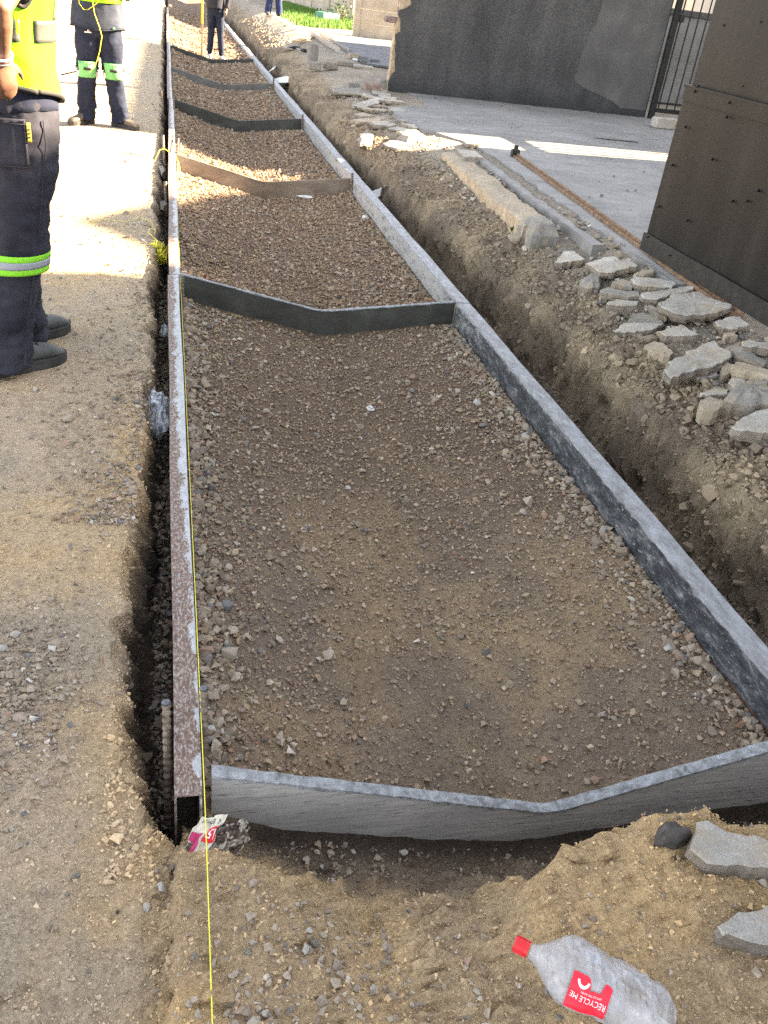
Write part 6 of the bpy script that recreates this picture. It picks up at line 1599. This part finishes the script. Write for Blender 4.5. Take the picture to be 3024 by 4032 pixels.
# back pocket with its stitched seams and yellow tag, side seam
def trouser_pt(th, z, off): return Vector((math.cos(th) * (.190 + off), math.sin(th) * (.165 + off), z))
def hip_patch(name, th0, th1, z0, z1, mat, off, parent):
    V = [trouser_pt(th0 + (th1 - th0) * i / 10, z0 + (z1 - z0) * j / 8, off) for i in range(11) for j in range(9)]
    F = [(i * 9 + j, (i + 1) * 9 + j, (i + 1) * 9 + j + 1, i * 9 + j + 1) for i in range(10) for j in range(8)]
    o = mesh_obj(name, V, F, mat, parent, True); md = o.modifiers.new('t', 'SOLIDIFY'); md.thickness = .003; md.offset = 1; return o
pk = hip_patch('back_pocket', -1.40, -.25, .790, .945, 'charcoal', .010, tr1)
for (a, b, z0, z1) in ((-1.40, -.25, .9395, .9415), (-1.40, -.25, .929, .931), (-.265, -.258, .790, .945), (-.295, -.288, .790, .945), (-1.40, -.25, .794, .796)): hip_patch('stitching', a, b, z0, z1, 'charcoal', .0145, pk)
tg = hip_patch('yellow_tag', -.25, -.185, .875, .935, 'tag_yellow', .014, pk)
for zz in (.888, .900, .912): hip_patch('tag_print', -.235, -.20, zz, zz + .005, 'ink', .0175, tg)
sm = MB().tube([trouser_pt(.12, .94, .006), trouser_pt(.12, .86, .008)] + [fs1[0](t, .15, .007) for t in np.linspace(.18, .98, 24)], .0024, 6).build('side_seam', 'charcoal', tr1, True)

P1.scale = (1.06, 1.06, 1.06)

# --- second worker: overalls with green knee pads, facing the camera, in the sun
poseB = dict(hip=[(.095, 0, .90), (-.095, 0, .90)], knee=[(.125, .015, .50), (-.120, .02, .50)], ankle=[(.165, -.03, .10), (-.165, .02, .10)],
             arm=[((.20, 0, 1.42), (.27, .03, 1.17), (.10, .25, 1.24)), ((-.20, 0, 1.42), (-.27, .03, 1.17), (-.10, .25, 1.26))],
             hand=[((-.5, .6, .2), (0, -.3, 1), 1, .9), ((.5, .6, .2), (0, -.3, 1), -1, .9)], look=0)
P2, body2, tr2, fs2, up2 = person((-.695, 9.85, -.05), math.pi + .10, 'worker in navy overalls with green knee pads standing in the sun, facing the camera', poseB,
    dict(trousers='navy', radii=[.118, .122, .104, .092, .088, .090, .094], hips=(.225, .155), hem=.05, seed=8, wr=.017, voxel=.009, tvoxel=.012))
boot(P2, (poseB['ankle'][0][0], poseB['ankle'][0][1]), -.75, 'boot_tan', s=1.1); boot(P2, (poseB['ankle'][1][0], poseB['ankle'][1][1]), .75, 'boot_tan', s=1.1)
S2 = torso_surface([.80, .90, 1.0, 1.1, 1.2, 1.35, 1.44, 1.48], [.255, .245, .225, .215, .21, .20, .17, .09], [.185, .178, .17, .16, .155, .14, .11, .08], [0] * 8, [0] * 8, 33, .014)
jk = wrap('jacket', S2, lambda t: .872 + .012 * math.sin(t * 3), 1.475, 0, 2 * math.pi, 'navy_worn', P2, .004, 64, 26, .004)
edge_tube('hem', S2, lambda t: .876 + .012 * math.sin(t * 3), 0, 2 * math.pi, .005, 'navy_worn', jk, .010, 60)
v2 = wrap('vest', S2, lambda t: 1.105 - .015 * math.sin(t), lambda t: 1.28 + .14 * abs(math.sin(t)) ** 3, 0, 2 * math.pi, 'lime', P2, .018, 64, 14, .003)
wrap('reflective_band', S2, 1.16, 1.21, 0, 2 * math.pi, 'reflective', v2, .0225, 60, 3, .001)
for k, (s_, e_, w_) in enumerate(poseB['arm']):
    s_, e_, w_ = Vector(s_), Vector(e_), Vector(w_)
    fuse('sleeve', [ring_tube([s_ + (s_ - e_) * .1, s_, s_.lerp(e_, .5), e_, e_.lerp(w_, .5), e_.lerp(w_, .92)], [.062, .074, .068, .062, .056, .05], [.062, .074, .068, .062, .056, .05], (0, 1, 0), 16)], .010, 'navy_worn', P2, wrinkle(50 + k, .006), 2)
for k in (0, 1):
    f = fs2[k]; a0 = math.pi / 2
    leg_band('white_band', f, .505, .560, 'white_band', tr2, .012)
    pd = leg_band('knee_pad', f, .400, .565, 'pad_green', tr2, .016, a0 - .80, a0 + .80, 24, 12, .020)
    for j in range(7): leg_band('pad_ridge', f, .402, .452, 'pad_green', pd, .0325 - .012 * abs(j - 3) / 3, a0 - .66 + j * .22 - .05, a0 - .66 + j * .22 + .05, 3, 3)
    leg_band('pad_strap', f, .463, .487, 'dark_plastic', tr2, .015)
    leg_band('pad_buckle', f, .460, .490, 'dark_plastic', pd, .040, a0 - .28, a0 + .28, 6, 2)
o = MB().add([(-.02, -.09, .012), (.02, -.09, .012), (.016, .09, .0), (-.016, .09, .0), (-.02, -.09, .016), (.02, -.09, .016), (.016, .09, .004), (-.016, .09, .004)], [(0, 3, 2, 1), (4, 5, 6, 7), (0, 1, 5, 4), (1, 2, 6, 5), (2, 3, 7, 6), (3, 0, 4, 7)]).build('loose_strap', 'strap_brown', tr2)
o.location = (.285, .05, .455); o.rotation_euler = (.35, .15, 1.75)
for k, (x0, x1) in enumerate(((-.045, .045), (-.045, .0))):       # small chest-style print on the right thigh
    V = [fs2[0](.075 + .02 * k + .012 * j, a_, .0135) for j in (0, 1) for a_ in (math.pi / 2 + .25, math.pi / 2 - .05 - .2 * k)]
    mesh_obj('thigh_print', V, [(0, 1, 3, 2)], 'white_print', tr2)
MB().tube([S2(.895, math.pi / 2 + .55, .012), S2(.885, math.pi / 2 + .55, .017)], .012, 10).build('button', 'pad_green', jk, True)
Mi = Matrix.Translation(P2.location) @ Matrix.Rotation(P2.rotation_euler[2], 4, 'Z')
pts = [(.06, .31, 1.30), (.05, .25, 1.12), (.035, .235, 1.0), (.0, .24, .90), (-.02, .25, .82), (.005, .24, .70), (.03, .22, .62), (.06, .20, .55), (.10, .17, .50)]
cord('yellow_line', [Mi @ Vector(p) for p in pts], .0035, 'yellow line hanging from the hands of the worker with knee pads')
pts = [(.17, .22, 1.16), (.165, .235, 1.07), (.13, .25, 1.025), (.09, .25, 1.03), (.05, .26, 1.06), (.0, .27, 1.10), (-.02, .27, 1.16)]
cord('yellow_line', [Mi @ Vector(p) for p in pts], .0035, 'loop of yellow line across the jacket of the worker with knee pads')

# --- third person: dark jeans, pale shoes, holding a levelling staff in the channel
z3 = float(height(.93, 20.75))
poseC = dict(hip=[(.080, 0, .90), (-.080, 0, .90)], knee=[(.090, .01, .49), (-.10, .03, .49)], ankle=[(.12, -.03, .10), (-.13, .03, .10)],
             arm=[((.185, 0, 1.40), (.23, .10, 1.15), (.215, .27, 1.20)), ((-.185, 0, 1.40), (-.25, -.02, 1.14), (-.22, .06, .93))],
             hand=[((0, .4, .9), (-1, .2, 0), 1, 1.1), ((.0, .2, -1), (1, 0, 0), -1, .4)], look=0)
P3, body3, tr3, fs3, up3 = person((.93, 20.75, z3), math.pi - .10, 'person in tight dark jeans and pale shoes standing in the far gravel with a staff', poseC,
    dict(trousers='denim', radii=[.098, .094, .080, .070, .066, .056, .056], hips=(.175, .135), hem=.085, seed=14, wr=.006, voxel=.011, tvoxel=.013))
for k in (0, 1): boot(P3, (poseC['ankle'][k][0], poseC['ankle'][k][1]), (-.35, .35)[k], 'sneaker', 'sneaker', s=1.0, low=True)
S3 = torso_surface([.92, 1.0, 1.1, 1.2, 1.35, 1.44, 1.48], [.185, .175, .16, .165, .18, .16, .08], [.14, .13, .12, .12, .125, .10, .075], [0] * 7, [0] * 7, 44, .008)
wrap('jersey', S3, .93, 1.475, 0, 2 * math.pi, 'charcoal', P3, .004, 40, 16, .004)
for k, (s_, e_, w_) in enumerate(poseC['arm']):
    s_, e_, w_ = Vector(s_), Vector(e_), Vector(w_)
    fuse('sleeve', [ring_tube([s_ + (s_ - e_) * .1, s_, e_, e_.lerp(w_, .85)], [.055, .066, .054, .044], [.055, .066, .054, .044], (0, 1, 0), 14)], .012, 'charcoal', P3, None, 2)
M3 = Matrix.Translation(P3.location) @ Matrix.Rotation(P3.rotation_euler[2], 4, 'Z')
sb = M3 @ Vector((.255, .30, 0)); sb.z = float(height(sb.x, sb.y))
stf = empty('levelling_staff', sb, label='upright yellow and wooden levelling staff held by the person in jeans', cat='staff')
MB().box((-.018, -.012, 0), (.018, .012, .60), bev=.003).build('lower_pole', 'wood', stf); MB().box((-.019, -.013, .602), (.019, .013, 2.2), bev=.003).build('upper_pole', 'yellow_paint', stf)

# --- fourth person: blue work trousers with pale bands, far on the edge of the lawn
px, py = 2.86, 27.9; z4 = float(height(px, py))
poseD = dict(poseC); poseD = dict(hip=[(.09, 0, .90), (-.09, 0, .90)], knee=[(.12, .01, .49), (-.12, .02, .49)], ankle=[(.15, -.02, .10), (-.16, .02, .10)],
             arm=[((.195, 0, 1.41), (.26, -.02, 1.15), (.25, .08, .92)), ((-.195, 0, 1.41), (-.26, -.02, 1.15), (-.25, .08, .92))],
             hand=[((0, .2, -1), (-1, 0, 0), 1, .4), ((0, .2, -1), (1, 0, 0), -1, .4)], look=0)
P4, body4, tr4, fs4, up4 = person((px, py, z4), math.pi + .2, 'distant person in blue work trousers with pale reflective bands beside the lawn', poseD,
    dict(trousers='blue_work', radii=[.108, .108, .098, .092, .09, .092, .098], hips=(.19, .14), hem=.04, seed=19, wr=.008, voxel=.013, tvoxel=.014))
for k in (0, 1):
    boot(P4, (poseD['ankle'][k][0], poseD['ankle'][k][1]), (-.3, .3)[k], 'boot', s=1.05); leg_band('reflective_band', fs4[k], .52, .60, 'white_band', tr4, .012)
S4 = torso_surface([.90, 1.0, 1.1, 1.2, 1.35, 1.44, 1.48], [.20, .195, .185, .185, .19, .165, .08], [.15, .145, .14, .135, .13, .10, .075], [0] * 7, [0] * 7, 55, .010)
wrap('jacket', S4, .90, 1.475, 0, 2 * math.pi, 'blue_work', P4, .005, 40, 16, .004)
for k, (s_, e_, w_) in enumerate(poseD['arm']):
    s_, e_, w_ = Vector(s_), Vector(e_), Vector(w_)
    fuse('sleeve', [ring_tube([s_ + (s_ - e_) * .1, s_, e_, e_.lerp(w_, .92)], [.058, .070, .062, .052], [.058, .070, .062, .052], (0, 1, 0), 14)], .013, 'blue_work', P4, None, 2)
